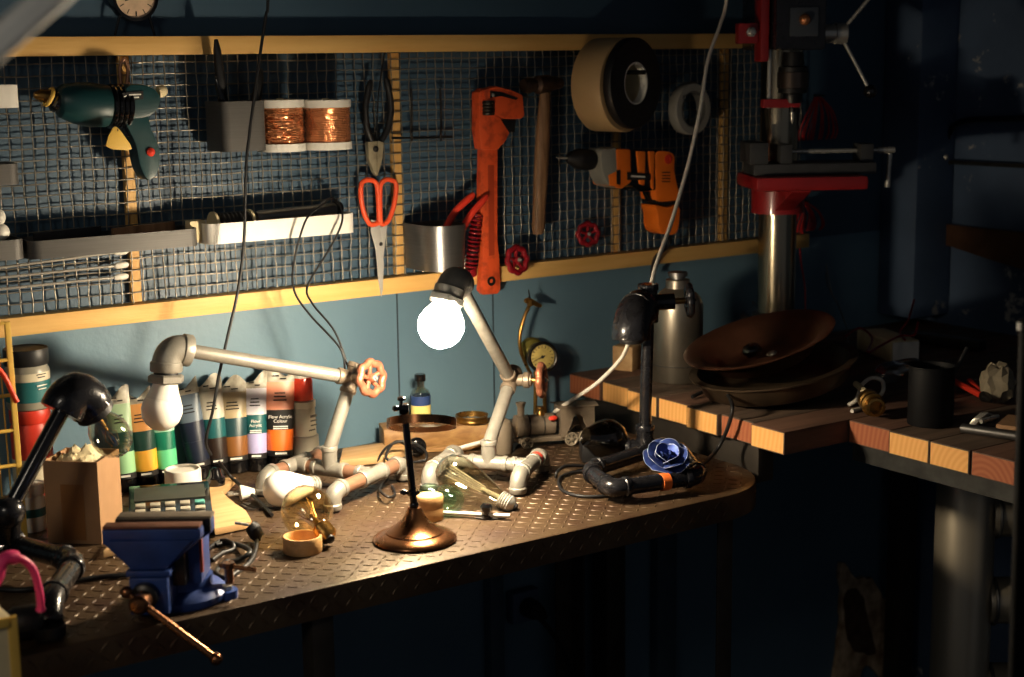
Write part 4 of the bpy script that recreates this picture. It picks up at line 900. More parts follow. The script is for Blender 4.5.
# black plug with cords right of the vise
c = B(253, 540, .004); t = thing('black_plug', 'black right-angle plug standing between vise and amber bulb', 'plug', B(253, 540, 0))
obj('plug_body', G().tube([B(250, 525, .026), B(253, 528, .022), B(257, 536, .010), B(257, 540, .006)], [.008, .0105, .010, .005], 14), m_black, t)
for s in (0, 1): obj('pin', G().cyl(B(249, 525, .022+.008*s), B(249, 525, .022+.008*s)+V((-.016, .010, .004)), .002), m_steelb, t)
cable('plug_cable', 'black cord winding from black plug to behind the vise', [B(257, 541, .006), B(255, 552, .004), B(250, 562, .004), B(240, 570, .004), B(226, 578, .004), B(216, 572, .005), B(226, 562, .004), B(238, 560, .004), B(250, 551, .011), B(232, 543, .004), B(216, 545, .004)], .0033, m_black, 'cord')
cable('plug_cable', 'black cord loop resting behind the right of vise', [B(208, 549, .004), B(220, 541, .004), B(231, 542, .010), B(233, 549, .004), B(222, 553, .005), B(212, 560, .004)], .0030, m_black, 'cord')

# ------------------------------------------------------------------ loose bulbs and turned wood on the bench
def big_bulb(lab, c, ax, R, m, kind='globe', base_m=None, neck=2.6, cat='light bulb'):
    ax = V(ax).normalized(); t = thing('light_bulb', lab, cat, V((c.x, c.y, HB)))
    if kind == 'globe': pr = [(.0001, -R), (R*.4, -R*.92), (R*.76, -R*.65), (R*.96, -R*.28), (R, 0), (R*.95, R*.32), (R*.78, R*.63), (R*.55, R*.88), (R*.42, R*1.05), (R*.36, R*1.25)]
    else: pr = [(.0001, -R), (R*.45, -R*.9), (R*.8, -R*.6), (R*.98, -R*.2), (R, .1*R), (R*.93, R*.7), (R*.78, R*1.3), (R*.6, R*1.9), (R*.46, R*2.4), (R*.43, R*2.7)]
    e = pr[-1][1]; inn = [(max(r*.955, .0001) if r > .001 else .0001, h if i else h+.0012) for i, (r, h) in enumerate(pr)]
    obj('bulb_glass', G().lathe(c, ax, pr+inn[::-1], 36), m, t)
    rb = pr[-1][0]*1.08; prb = [(rb*.9, e-.002), (rb, e)]
    for i in range(9): prb.append((rb*(1 if i % 2 else .9), e+.001+i*.0019))
    prb += [(rb*.8, e+.019), (rb*.45, e+.023)]
    obj('screw_base', G().lathe(c, ax, prb, 24), base_m or m_brass, t); obj('contact', G().lathe(c, ax, [(rb*.46, e+.0228), (rb*.42, e+.026), (.0001, e+.028)], 16), m_black, t)
    return t, e
ax = V((.02, -.96, -.27)).normalized(); c = B(307, 524, .036)
c = B(307, 511, .0372); t, e = big_bulb('round amber glass bulb lying beside the pale wooden ring', c, (B(331, 540, .013)-c), .0365, m_amber, 'globe')
ax = (B(331, 540, .013)-c).normalized(); u, v, _ = frame(ax); g = G()
for k in range(7):
    a = 2*PI*k/7; a2 = a+2*PI/14; w1 = u*math.cos(a)+v*math.sin(a); w2 = u*math.cos(a2)+v*math.sin(a2)
    g.tube([c+ax*.022+w1*.004, c-ax*.004+w1*.013, c-ax*.012+w2*.014, c+ax*.022+w2*.004], .0005, 5)
g.tube([c+ax*.042, c+ax*.012], [.005, .003], 8); obj('filament', g, m_brass, t)
c = B(281, 489, .0272); t = thing('light_bulb', 'opaque white bulb lying behind the amber globe bulb', 'light bulb', V((c.x, c.y, HB)))
ax = (B(318, 484, .024)-c).normalized()
obj('bulb_dome', G().lathe(c, ax, [(.0001, -.027), (.0105, -.0247), (.0195, -.0186), (.0253, -.009), (.027, 0), (.0262, .008), (.0235, .018), (.0185, .032), (.0145, .042), (.0135, .047)], 36), m_bulb, t)
obj('screw_base', G().lathe(c, ax, [(.0125, .0472), (.0135, .048), (.012, .051), (.0135, .053), (.012, .056), (.0135, .058), (.011, .062), (.005, .065)], 20), m_steelb, t)
# ST64 bulb leaning on the green insulator
tipd, bs = B(437, 464, .060), B(497, 497, .018)
ax = (bs-tipd).normalized(); c = tipd+ax*.031; R = .029
t, e = big_bulb('clear pear bulb with long filament lying on green glass', c, ax, R, m_clear, 'pear', m_steelb)
u, v, _ = frame(ax); g = G(); g.tube([c+ax*.082, c+ax*.045], [.006, .003], 8)
for k in range(6):
    a = 2*PI*k/6; a2 = a+PI/6; w1 = u*math.cos(a)+v*math.sin(a); w2 = u*math.cos(a2)+v*math.sin(a2)
    g.tube([c+ax*.05+w1*.005, c-ax*.012+w1*.009, c-ax*.012+w2*.009, c+ax*.05+w2*.005], .00032, 5)
obj('filament', g, m_worn, t)
c = B(449, 508, .0); c = B(442, 499, .022); R = .0215
t = thing('glass_insulator', 'pale green glass insulator lying below the clear pear bulb', 'insulator', V((c.x, c.y, HB)))
ax = V((.62, -.78, 0)).normalized(); pr = [(.012, -.031), (.019, -.030), (R, -.026), (R, -.012), (R*.86, -.008), (R*.86, -.003), (R, .001), (R, .012), (R*.8, .022), (R*.55, .030), (.0001, .034)]
obj('insulator_glass', G().lathe(c, ax, pr+[(.0001, .022), (.010, .018), (.0115, .008), (.012, -.03)], 32), m_teal, t)
c = B(303, 556, 0); R = .0262; c = B(303, 551.5, 0)
tag(obj('wooden_ring', G().lathe(c, UP, [(.0001, .0005), (R*.97, .0005), (R, .002), (R, .021), (R*.97, .0225), (R*.88, .0225), (R*.86, .021), (R*.86, .005), (.0001, .005)], 40), m_palew), 'small pale open wooden cup on bench front of amber bulb', 'wooden cup')
c = B(430, 519, 0); R = .0195
tag(obj('turned_wood_piece', G().lathe(c, UP, [(.0001, .0005), (R*.98, .0005), (R, .002), (R, .017), (R*.98, .018), (R*.98, .0195), (R, .0205), (R, .033), (R*.93, .036), (.0001, .036)], 40), m_palew), 'stacked pale wooden cap behind the bronze stand', 'wooden cap')
# white ruled rod with two black knobs
a, b_ = B(440, 512.5, .006), B(510, 516, .006); d = (b_-a).normalized(); t = thing('marking_gauge', 'thin white rod with black clamp knob on bench front', 'gauge', B(486, 516, 0))
obj('rod', G().cyl(a, b_, .0032, n=12), m_plast_w, t)
k = B(486.5, 513.5, .008); obj('clamp', G().lathe(k-UP*.0075, UP, [(.0001, 0), (.007, 0), (.007, .005), (.0045, .006), (.0045, .011), (.0085, .012), (.009, .018), (.006, .022), (.0001, .0225)], 20), m_blackg, t)
cable('bench_wire', 'thin dark wire lying beside the white gauge rod', [B(476, 518, .002), B(490, 519, .002), B(506, 518, .002)], .0012, m_black, 'wire')

# ------------------------------------------------------------------ bronze magnifier stand
c = B(415, 540.5, 0)
t = thing('magnifier_stand', 'bronze footed magnifier stand with black rod at bench front', 'magnifier', c)
R = .0575
obj('foot', G().lathe(c, UP, [(.0001, .0005), (R*.98, .0005), (R, .003), (R*.99, .005), (R*.93, .008), (R*.78, .0115), (R*.70, .0125), (R*.69, .0145), (R*.55, .018), (R*.38, .025), (R*.26, .034), (R*.19, .043), (R*.15, .047), (.0001, .048)], 56), m_bronze, t)
rt = W(404, 407, c.y+.0); rb_ = c+UP*.0475; d = (rt-rb_).normalized()
obj('rod', G().cyl(rb_, rt, .0050, n=16), m_blackg, t); obj('neck_ball', G().ball(rb_+UP*.003, .0066), m_blackg, t)
q = rb_+d*.021; obj('collar', G().cyl(q-d*.003, q+d*.003, .0078), m_blackg, t)
obj('wing_screw', G().tube([q-CR*.017, q-CR*.012, q-CR*.006, q+CR*.010], [.0022, .0042, .0022, .0022], 10), m_blackg, t)
q = rt-d*.002; obj('top_clamp', G().box(q, (.013, .013, .013), ux=CR, uz=d), m_blackg, t, bevel=.0015); obj('clamp_knob', G().lathe(q+d*.0065-CR*.003, UP, [(.002, 0), (.002, .004), (.0055, .005), (.0055, .009), (.003, .010)], 14), m_blackg, t)
obj('clamp_screw', G().tube([q-CR*.0065, q-CR*.009, q-CR*.014, q-CR*.016], [.002, .004, .004, .002], 12), m_blackg, t)
R = .0475; lc = W(421.5, 423.5, c.y+.012); m_ = (CF*math.sin(math.radians(22))-UP*math.cos(math.radians(22))).normalized()
obj('lens_ring', G().lathe(lc-m_*.006, m_, [(R*.95, 0), (R, .0003), (R, .0117), (R*.95, .012)], 56, True), m_bronze, t)
obj('lens', G().lathe(lc, m_, [(.0001, -.0035), (R*.5, -.003), (R*.947, -.001), (R*.947, .001), (R*.5, .003), (.0001, .0035)], 48), m_clear, t)
# ------------------------------------------------------------------ back of the bench: plank, block, bottle, loupe
tag(obj('pine_offcut', G().prism([B(340, 468, .001), B(392, 462, .001), B(428, 447, .001), B(386, 449, .001), B(343, 455, .001)], (0, 0, .012)), m_ply, bevel=.0015), 'flat pine offcut lying on bench between the two grey lamps', 'board')
p0, p1 = B(383.5, 449, .0), B(512, 441, .0); p0.y -= 0; ub = (p1-p0).normalized(); lb_ = (p1-p0).length; vb_ = V((-ub.y, ub.x, 0))
BH = .0385
p0 = V((-.035, -.075, HB)); p1 = V((.150, -.145, HB)); ub = (p1-p0).normalized(); lb_ = (p1-p0).length; vb_ = V((-ub.y, ub.x, 0))
g = G(); rings = []
for i in range(25):
    s = i/24; p = p0+ub*lb_*s+UP*.001; w_ = .002*math.sin(s*9)+.0015*math.sin(s*23)
    hh = BH-.004*s+.0012*math.sin(s*13)
    rings.append([p-vb_*.001*math.sin(s*17), p-vb_*(.003+w_)+UP*hh*.5, p+vb_*w_*.5+UP*hh, p+vb_*.052+UP*hh, p+vb_*.052])
g.loft(rings); t = obj('wood_block', g, m_block, bevel=.0015); tag(t, 'thick block of natural wood behind the magnifier', 'wood block')
tag(obj('thin_batten', G().box(p0+ub*lb_*.62-vb_*.014+UP*.004, (lb_*.6, .014, .007), ux=ub), m_block, bevel=.001), 'thin wooden batten lying along the front of the wood block', 'batten')
c = p0+ub*.063+vb_*.028+UP*(BH+.0005); R = .0165; H = W(420, 374, c.y).z-c.z
c = V((W(421, 418, c.y).x, c.y, c.z))
t = thing('small_bottle', 'small clear bottle with blue and yellow label on wood block', 'bottle', c)
hb = H*.62
obj('bottle_glass', G().lathe(c, UP, [(.0001, .0005), (R*.95, .0005), (R, .003), (R, hb), (R*.85, hb+.005), (R*.45, hb+.010), (R*.42, H-.012), (R*.34, H-.012), (R*.38, hb+.009), (R*.8, hb+.004), (R*.93, hb-.001), (R*.93, .003), (.0001, .003)], 32), m_clear, t)
obj('label_yellow', G().lathe(c, UP, [(R*1.005, .004), (R*1.02, .004), (R*1.02, hb*.62), (R*1.005, hb*.62)], 32, True), mat('pale_yellow_label', (236, 218, 130), .5), t)
obj('label_blue', G().lathe(c, UP, [(R*1.005, hb*.625), (R*1.02, hb*.625), (R*1.02, hb*.93), (R*1.005, hb*.93)], 32, True), mat('blue_label', (40, 64, 116), .5), t)
obj('liquid', G().lathe(c, UP, [(.0001, .0034), (R*.92, .0034), (R*.92, hb*.7), (.0001, hb*.7)], 28), mat('cloudy_liquid', (220, 208, 170), .3), t)
obj('cap', G().lathe(c+UP*(H-.0118), UP, [(R*.44, 0), (R*.58, .0005), (R*.58, .0105), (R*.5, .0118), (.0001, .0118)], 20), m_blackg, t)
c = W(473, 415, -.112); c = V((c.x, -.108, p0.z+BH-.0005)); R = .0285
t = thing('brass_loupe', 'flat brass ringed lens resting on wood block', 'loupe', c)
obj('ring', G().lathe(c, UP, [(R*.9, 0), (R*.98, 0), (R, .0015), (R*.99, .004), (R*.96, .005), (R*.96, .009), (R*1.0, .010), (R*.99, .0115), (R*.9, .0115)], 48, True), m_brass, t)
obj('lens', G().lathe(c, UP, [(.0001, .003), (R*.897, .004), (R*.897, .006), (.0001, .008)], 40), m_clear, t)
# black coiled flex behind the magnifier
c = B(423, 461, .0); t = thing('coiled_flex', 'black coiled flex with round plug behind the magnifier rod', 'flex', c)
g = G(); g.tube(spl([c+V((-.07, .03, .003)), c+V((-.055, .02, .028)), c+V((-.03, .005, .037)), c+V((-.002, -.005, .022)), c+V((.0, -.008, .004)), c+V((-.03, -.002, .0035)), c+V((-.062, .012, .012)), c+V((-.04, .018, .035)), c+V((-.012, .014, .02)), c+V((.01, .02, .004))], 7), .0022, 8); obj('loop', g, m_black, t)
obj('plug', G().lathe(c+V((.004, .026, .018)), V((-.4, -.9, .1)), [(.0001, -.010), (.013, -.009), (.016, -.004), (.016, .004), (.012, .009), (.010, .0095), (.010, .007), (.0001, .006)], 24), m_blackg, t)
cable('loose_flex', 'black flex hooking out under the first grey lamp foot', [B(388, 478, .004), B(380, 489, .010), B(388, 497, .012), B(395, 494, .004), B(392, 486, .002)], .002, m_black)
# white cord end near lamp B
tag(obj('chalk_stick', G().cyl(B(461, 454, .012)+V((0, .03, 0)), B(497, 444, .016)+V((0, .03, 0)), .0035, n=14), m_plast_w), 'thin white stick behind the glowing lamp', 'stick')

# ------------------------------------------------------------------ brass pressure gauge with curved pipe
Yg = -.06; foot = V((W(540, 400, Yg).x, Yg, HB))
t = thing('pressure_gauge', 'old brass pressure gauge on curved brass pipe against wall', 'gauge', foot)
obj('foot', G().lathe(foot, UP, [(.0001, 0), (.026, 0), (.027, .003), (.018, .008), (.009, .014), (.007, .03), (.0001, .031)], 24), m_brass, t)
gc = W(543, 357, Yg)
for dx in (-.011, .011): obj('column', G().tube([foot+V((dx, 0, .012)), V((foot.x+dx*.8, Yg, gc.z-.024))], .0036, 10), m_brass, t)
gx = V((-.35, -.93, .1)).normalized(); R = .0255
obj('case', G().lathe(gc+EY*.012, gx, [(.0001, 0), (R*.9, 0), (R, .004), (R, .02), (R*1.08, .021), (R*1.1, .025), (R*.98, .028), (R*.88, .027), (R*.88, .022), (.0001, .022)], 36), m_steeld, t)
u, v, d = frame(gx); dc = gc+EY*.012+gx*.0222
f = obj('dial', G().lathe(dc, gx, [(R*.87, 0), (R*.87, .0006), (.0001, .0008)], 32), mat('yellowed_dial', (206, 182, 104), .45, var=.35, scale=60, coat=.4), t)
upv = (UP-gx*UP.dot(gx)).normalized(); rv = upv.cross(gx)
for i in range(15):
    a = math.radians(-135+i*270/14); e = rv*math.sin(a)+upv*math.cos(a); obj('tick', G().box(dc+e*R*.72+gx*.001, (.0008 if i % 2 else .0013, R*.18, .0004), ux=e.cross(gx), uz=gx), m_ink, f)
e = (rv*-.75+upv*-.3).normalized(); obj('needle', G().tube([dc-e*R*.2+gx*.0016, dc+e*R*.62+gx*.0016], [.0012, .0004], 6), m_ink, f); obj('needle_hub', G().lathe(dc+gx*.001, gx, [(.003, 0), (.0026, .0016), (.0001, .0018)], 12), m_ink, f)
obj('back_plate', G().lathe(W(531, 350, Yg+.022), gx, [(.0001, 0), (.021, 0), (.023, .003), (.019, .008), (.0001, .009)], 30), mat('old_brass_green', (150, 140, 70), .35, .8, var=.3, scale=40), t)
obj('curved_pipe', G().tube(spl([V((foot.x-.016, Yg+.005, gc.z-.03)), W(521, 352, Yg), W(520, 335, Yg), W(524, 318, Yg), W(530, 304, Yg)], 7), .0032, 10), m_brass, t)
tp = W(530, 303, Yg)
obj('valve_lever', G().prism(spl([tp+V((-.010, -.003, .008)), tp+V((.0, -.003, .009)), tp+V((.012, -.003, .002)), tp+V((.024, -.003, -.006)), tp+V((.020, -.003, -.010)), tp+V((.004, -.003, -.004)), tp+V((-.010, -.003, .001))], 3, True), (0, .006, 0)), m_brass, t, bevel=.001)
obj('valve_body', G().lathe(tp+V((0, -.0, -.006)), UP, [(.004, 0), (.006, .002), (.006, .012), (.003, .014)], 8), m_brass, t)
obj('lever_pin', G().tube([tp+UP*.006, tp+V((-.003, 0, .024))], [.0018, .0010], 8), m_steeld, t)

# ------------------------------------------------------------------ toy steam engine and neighbours
m_iron = mat('dusty_cast_iron', (124, 110, 94), .55, .2, var=.35, scale=40, bump=.25)
l0, l1 = B(517, 455, 0), B(604, 444, 0); l0 = V((.125, -.215, HB)); l1 = V((.300, -.262, HB))
l0 = B(520, 450, 0); dx_ = (B(592, 444, 0)-l0); dx_.z = 0; dl_ = dx_.normalized(); s_ = V((dl_.y, -dl_.x, 0)); LL = dx_.length
t = thing('toy_locomotive', 'dusty cast iron toy locomotive behind right foot of lit lamp', 'toy', l0+dl_*LL/2)
def lp(a, b_, z): return l0+dl_*a+s_*b_+UP*z
obj('chassis', G().box(lp(LL*.5, -.02, .013), (LL, .030, .008), ux=dl_), m_iron, t, bevel=.0015)
obj('boiler', G().lathe(lp(-.004, -.02, .036), dl_, [(.0001, 0), (.014, 0), (.019, .002), (.019, .012), (.0178, .013), (.0178, LL*.55), (.0001, LL*.55)], 28), m_iron, t)
for a in (.02, .045, .065): obj('boiler_band', G().torus(lp(a, -.02, .036), dl_, .018, .0011, 28, 6), m_steeld, t)
obj('chimney', G().lathe(lp(.008, -.02, .050), UP, [(.007, 0), (.006, .006), (.006, .018), (.009, .026), (.006, .026), (.005, .015)], 20), m_iron, t)
obj('dome', G().lathe(lp(.042, -.02, .050), UP, [(.008, 0), (.0075, .006), (.005, .011), (.0001, .013)], 20), m_brass, t)
# cab with arched window
xa, xb = LL*.55+.002, LL+.004
g = G()
for b_ in (.0, -.038):
    pr = [lp(xa, b_, .017), lp(xa+.008, b_, .017)]+[lp((xa+xb)/2+.010*math.cos(PI-PI*k/8), b_, .042+.012*math.sin(PI*k/8)) for k in range(9)]+[lp(xb-.008, b_, .017), lp(xb, b_, .017), lp(xb, b_, .066), lp(xa, b_, .066)]
    g.prism(pr, s_*.0025)
g.box(lp(xa+.0015, -.018, .041), (.0025, .034, .048), ux=dl_); obj('cab', g, m_iron, t)
obj('cab_roof', G().prism([lp(xa-.006, .005, .0665), lp(xb+.006, .005, .0665), lp(xb+.006, -.018, .0715), lp(xa-.006, -.018, .0715)], (0, 0, .002)).prism([lp(xa-.006, -.018, .0715), lp(xb+.006, -.018, .0715), lp(xb+.006, -.041, .0665), lp(xa-.006, -.041, .0665)], (0, 0, .002)), m_iron, t)
for (a, R) in ((.012, .0105), (LL-.037, .0115), (LL-.012, .0125)):
    for sd in (.0015, -.041):
        w_ = obj('wheel', G().lathe(lp(a, sd-.002, R+.0005), s_, [(.0001, 0), (R, 0), (R, .0035), (R*.88, .004), (R*.72, .0022), (R*.35, .0022), (R*.28, .0045), (.0001, .005)], 28), mat('grey_iron_wheel', (150, 138, 120), .45, .3, var=.3, scale=60), t)
        g = G()
        for k in range(6): q = 2*PI*k/6; e = dl_*math.cos(q)+UP*math.sin(q); g.box(lp(a, sd+.0008, R+.0005)+e*R*.55, (.0014, R*.5, .0012), ux=e.cross(s_), uz=s_)
        obj('spokes', g, m_steeld, w_)
obj('red_lamp', G().ball(lp(LL*.46, .0, .050), .0065, (1.4, .8, .7)), m_red, t, label='small red lamp housing')
c = B(506, 456, 0); tag(obj('grey_canister', G().lathe(c+V((.005, .02, 0)), UP, [(.0001, .0005), (.017, .0005), (.0185, .003), (.0185, .046), (.016, .054), (.010, .058), (.0001, .059)], 30), mat('grey_clay', (120, 108, 92), .6, var=.2)), 'rounded grey canister behind the lit lamp upright', 'canister')
c = B(611, 441, .036)+V((.0, .01, 0)); tag(obj('smoky_globe', G().lathe(c, V((-.8, .1, .2)), [(r_*1.22, h_*1.22) for r_, h_ in ((.0001, -.028), (.012, -.0255), (.0225, -.017), (.028, -.004), (.0275, .007), (.0225, .018), (.016, .027), (.012, .034), (.011, .033), (.015, .0265), (.0215, .0175), (.0262, .0068), (.0268, -.004), (.0215, -.016), (.0115, -.0242), (.0001, -.0266))], 32), m_smoke), 'smoky clear glass globe behind the toy locomotive cab', 'glass globe')
tag(obj('globe_collar', G().torus(c+V((.004, -.004, -.0335)), UP, .0135, .0025, 24, 8), m_black), 'black ring seat under the smoky glass globe', 'ring')
# adapter and cords beside the black lamp
c = B(604, 462, 0); tag(obj('power_adapter', G().box(c+V((.0, .012, .016)), (.062, .036, .030), ux=(.82, -.45, 0)), m_black, bevel=.004), 'black box power adapter lying behind black lamp base', 'adapter')
cable('power_cable', 'black cord looping over bench left of the black lamp base', [B(598, 470, .004), B(575, 472, .004), B(560, 478, .004), B(562, 490, .003), B(580, 496, .003), B(604, 496, .003), B(614, 493, .003)], .0026, m_black)
cable('power_cable', 'black arched cord beside the adapter', [B(584, 466, .005), B(566, 466, .012), B(557, 472, .012), B(556, 478, .003)], .0026, m_black)
# blue metal rose
c = V((B(668, 463, .028).x, B(668, 463, .028).y, HB+.037)); c = B(667, 455, .057)
t = thing('metal_rose', 'blue petalled metal rose resting on the black lamp base', 'rose', c-UP*.02)
m_rose = mat('steel_blue_petal', (70, 92, 172), .34, .5, var=.4, scale=60); m_rosee = mat('pale_petal_edge', (160, 172, 206), .35, .4)
random.seed(3); ra = V((-.25, -.45, .86)).normalized(); u, v, d = frame(ra)
for ring, (n_, R, tilt, ln) in enumerate(((3, .002, .10, .015), (4, .009, .6, .021), (5, .015, 1.0, .026), (5, .019, 1.32, .027))):
    for k in range(n_):
        a = 2*PI*k/n_+ring*.6; e = u*math.cos(a)+v*math.sin(a); s2 = d.cross(e)
        g = G(); rows = []
        for i in range(7):
            row = []
            for j in range(9):
                x = (j/8-.5)*2; y = i/6; wv = R*.35+.0125*math.sin(min(1, y*1.15)*PI*.62); out = R*.35+ln*y*math.sin(tilt)+.003*y*y; up_ = ln*y*math.cos(tilt)-.004*(1-y); curl = (x*x)*(.0045*(1-tilt/2))
                row.append(c-ra*.008+e*(out-curl*y-.0015*abs(x)**3)+s2*x*wv*(1-.25*(y > .9))+d*(up_-.004*abs(x)**3*y))
            rows.append(row)
        vsn = [[g.bm.verts.new(p) for p in r] for r in rows]
        for i in range(6):
            for j in range(8): g.bm.faces.new((vsn[i][j], vsn[i][j+1], vsn[i+1][j+1], vsn[i+1][j]))
        edge = [rows[i][0] for i in range(1, 7)]+rows[6][1:-1]+[rows[i][8] for i in range(6, 0, -1)]
        bmesh.ops.solidify(g.bm, geom=g.bm.faces[:], thickness=.0007)
        pe = obj('petal', g, m_rose, t, smooth=60); ring and obj('petal_edge', G().tube(edge, .00045, 6), m_rosee, pe, smooth=80)
obj('rose_stem', G().tube([c-ra*.009, c-ra*.014, c-ra*.022], [.007, .005, .003], 10), m_steeld, t)

# ------------------------------------------------------------------ wooden bench on the right
ZP = .92; TH = .037
wbn = thing('plank_workbench', 'heavy bench of thick sawn planks beneath the drill press', 'workbench', (.9, -.5, 0))
m_ptop = wood('dusty_plank', (100, 82, 68), (60, 48, 40), 'X', 6, .65); m_pred = wood('reddish_plank', (112, 82, 66), (72, 50, 40), 'X', 6, .65)
m_end = endgrain('sawn_end_grain', (238, 178, 104), (228, 164, 90)); m_endr = endgrain('red_end_grain', (168, 98, 62), (150, 82, 50))
ys = [-.012, -.105, -.185, -.268, -.349, -.428, -.506, -.583]
for i in range(len(ys)-1):
    y1, y0 = ys[i]-.0012, ys[i+1]+.0012; x0 = (.398, .402, .394, .396, .388, .394, .386)[i]
    p = obj('plank', G().box(((x0+XR-.004)/2, (y0+y1)/2, ZP-TH/2), (XR-.004-x0, y1-y0, TH)), m_ptop if i % 3 else m_pred, wbn, bevel=.0015)
    obj('end_grain', G().box((x0-.0002, (y0+y1)/2, ZP-TH/2), (.0006, y1-y0-.004, TH-.004)), m_endr if i in (0, 5) else m_end, p)
ys = [-.5835, -.671, -.752, -.828, -.908, -.985, -1.07]
for i in range(len(ys)-1):
    y1, y0 = ys[i]-.0012, ys[i+1]+.0012; x0 = (.526, .521, .520, .522, .526, .524)[i]
    p = obj('plank', G().box(((x0+XR-.004)/2, (y0+y1)/2, ZP-TH/2), (XR-.004-x0, y1-y0, TH)), m_pred if i in (0, 3) else m_ptop, wbn, bevel=.0015)
    obj('end_grain', G().box((x0-.0002, (y0+y1)/2, ZP-TH/2), (.0006, y1-y0-.004, TH-.004)), m_endr if i in (0, 3) else m_end, p)
obj('steel_bearer', G().prism([(.535, -1.07, ZP-TH-.0005), (.585, -1.07, ZP-TH-.0005), (.585, -1.07, ZP-TH-.0045), (.539, -1.07, ZP-TH-.0045), (.539, -1.07, ZP-TH-.03), (.535, -1.07, ZP-TH-.03)], (0, .485, 0)), mat('grey_angle', (62, 62, 60), .55, .4, var=.5, scale=30), wbn)
obj('steel_bearer', G().box((.437, -.26, ZP-TH-.036), (.035, .46, .07)), m_leg, wbn, bevel=.003)
for x, y in ((.46, -.05), (1.28, -.05), (1.28, -1.0), (.60, -1.03)): obj('leg', G().box((x, y, (ZP-TH)/2-.0005), (.045, .045, ZP-TH-.001)), m_leg, wbn, bevel=.002)

cable('power_cable', 'black cord arching from black lamp to the wooden bench planks', [B(690, 470, .014), B(704, 463, .010), X(718, 448, .366), X(729, 424, .372), X(732, 404, .380), ray(722, 389)*((ZP+.022-CAM.z)/ray(722, 389).z)+CAM, ray(708, 390)*((ZP+.012-CAM.z)/ray(708, 390).z)+CAM, ray(692, 397)*((ZP+.005-CAM.z)/ray(692, 397).z)+CAM], .0033, m_black)
# wood post, flask, plastic bag
c = B(622, 377, .07); c = V((.392+.035, -.055, ZP+.0005)); c = V((W(627, 374, -.05).x, -.05, ZP+.0005)); hh = W(622, 346, -.05).z-ZP
tag(obj('wood_post', G().box(c+UP*hh/2, (.040, .040, hh), ux=(.9, .43, 0)), m_ply, bevel=.0015), 'short pine post standing on planks behind the black lamp', 'wood post')
c = V((B(677, 380, .07).x, B(677, 380, .07).y, ZP+.0005)); S = FPX/((c-CAM).dot(_f)); R = 25.5/S; Hc = W(676, 272, c.y).z-c.z
t = thing('metal_flask', 'dull silver metal flask standing on the wooden planks', 'flask', c)
obj('body', G().lathe(c, UP, [(.0001, .0005), (R*.95, .0005), (R, .004), (R, Hc*.68), (R*.98, Hc*.72), (R*.86, Hc*.78), (R*.62, Hc*.83), (R*.5, Hc*.85), (R*.47, Hc*.855), (R*.47, Hc*.93), (R*.40, Hc*.935), (.0001, Hc*.936)], 44), mat('dull_aluminium', (168, 160, 146), .34, .9, var=.3, scale=14, bump=.05), t)
obj('seam_ring', G().torus(c+UP*Hc*.16, UP, R*.997, .0012, 40, 6), m_steel, t); obj('cap', G().lathe(c+UP*(Hc*.937), UP, [(R*.28, 0), (R*.28, Hc*.025), (R*.38, Hc*.027), (R*.38, Hc*.06), (R*.3, Hc*.064), (.0001, Hc*.064)], 28), m_steel, t)
g = G(); nn = 12; V_ = []
for i in range(nn+1):
    row = []
    for j in range(nn+1):
        s, r_ = i/nn, j/nn; p = W(722+36*s, 336-5*s-(8+22*s)*r_, -.17); p.y += .012*math.sin(5*s+3*r_)+.008*math.sin(11*s*r_+2)-.03*(1-r_)
        p.z = max(p.z, ZP+.002); row.append(g.bm.verts.new(p))
    V_.append(row)
for i in range(nn):
    for j in range(nn): g.bm.faces.new((V_[i][j], V_[i+1][j], V_[i+1][j+1], V_[i][j+1]))
bmesh.ops.solidify(g.bm, geom=g.bm.faces[:], thickness=.001)
tag(obj('plastic_bag', g, m_film, smooth=60), 'crumpled clear plastic bag left of the drill press column', 'bag')

# ------------------------------------------------------------------ drill press
PX = W(777, 250, -.13); PX = V((PX.x, -.13, ZP+.0005))
m_dred = mat('press_red', (150, 32, 34), .38, var=.2, scale=20, coat=.2)
t = thing('drill_press', 'red and black pillar drill press on the wooden bench', 'drill press', PX)
Rc = .036
obj('base_plate', G().box(PX+V((-.03, -.015, .0125)), (.21, .21, .025), ux=(.8, -.6, 0)), m_steeld, t, bevel=.004)
obj('column_socket', G().lathe(PX+UP*.0255, UP, [(.062, 0), (.062, .008), (.050, .02), (.046, .06), (.0365, .062)], 36), m_steeld, t)
obj('column', G().lathe(PX+UP*.026, UP, [(.0001, 0), (Rc, 0), (Rc, .86), (.0001, .86)], 48), mat('polished_column', (176, 164, 140), .2, 1, var=.15, scale=20, stretch=(1, 1, .1)), t)
fd = V((-.50, -.866, 0)).normalized(); sd = V((.866, -.5, 0))       # towards the operator / to the right
zt0 = W(780, 212, PX.y-.0).z; ztt = W(800, 181, PX.y-.1).z
obj('table_clamp', G().lathe(V((PX.x, PX.y, zt0)), UP, [(Rc+.0008, 0), (Rc+.014, 0), (Rc+.014, .052), (Rc+.0008, .052)], 36, True), m_dred, t)
tc = V((PX.x, PX.y, ztt))+fd*.105
obj('table_bracket', G().prism([V((PX.x, PX.y, zt0+.004))+fd*.038+sd*-.018, V((PX.x, PX.y, ztt-.003))+fd*.038+sd*-.018, tc+sd*-.018+UP*-.003+fd*.06, tc+sd*-.018-UP*.016+fd*.06], sd*.036), m_dred, t, bevel=.003)
obj('table', G().box(tc+sd*.018+UP*.0-fd*.01+UP*-.0, (.205, .16, .026), ux=sd), m_dred, t, bevel=.008)
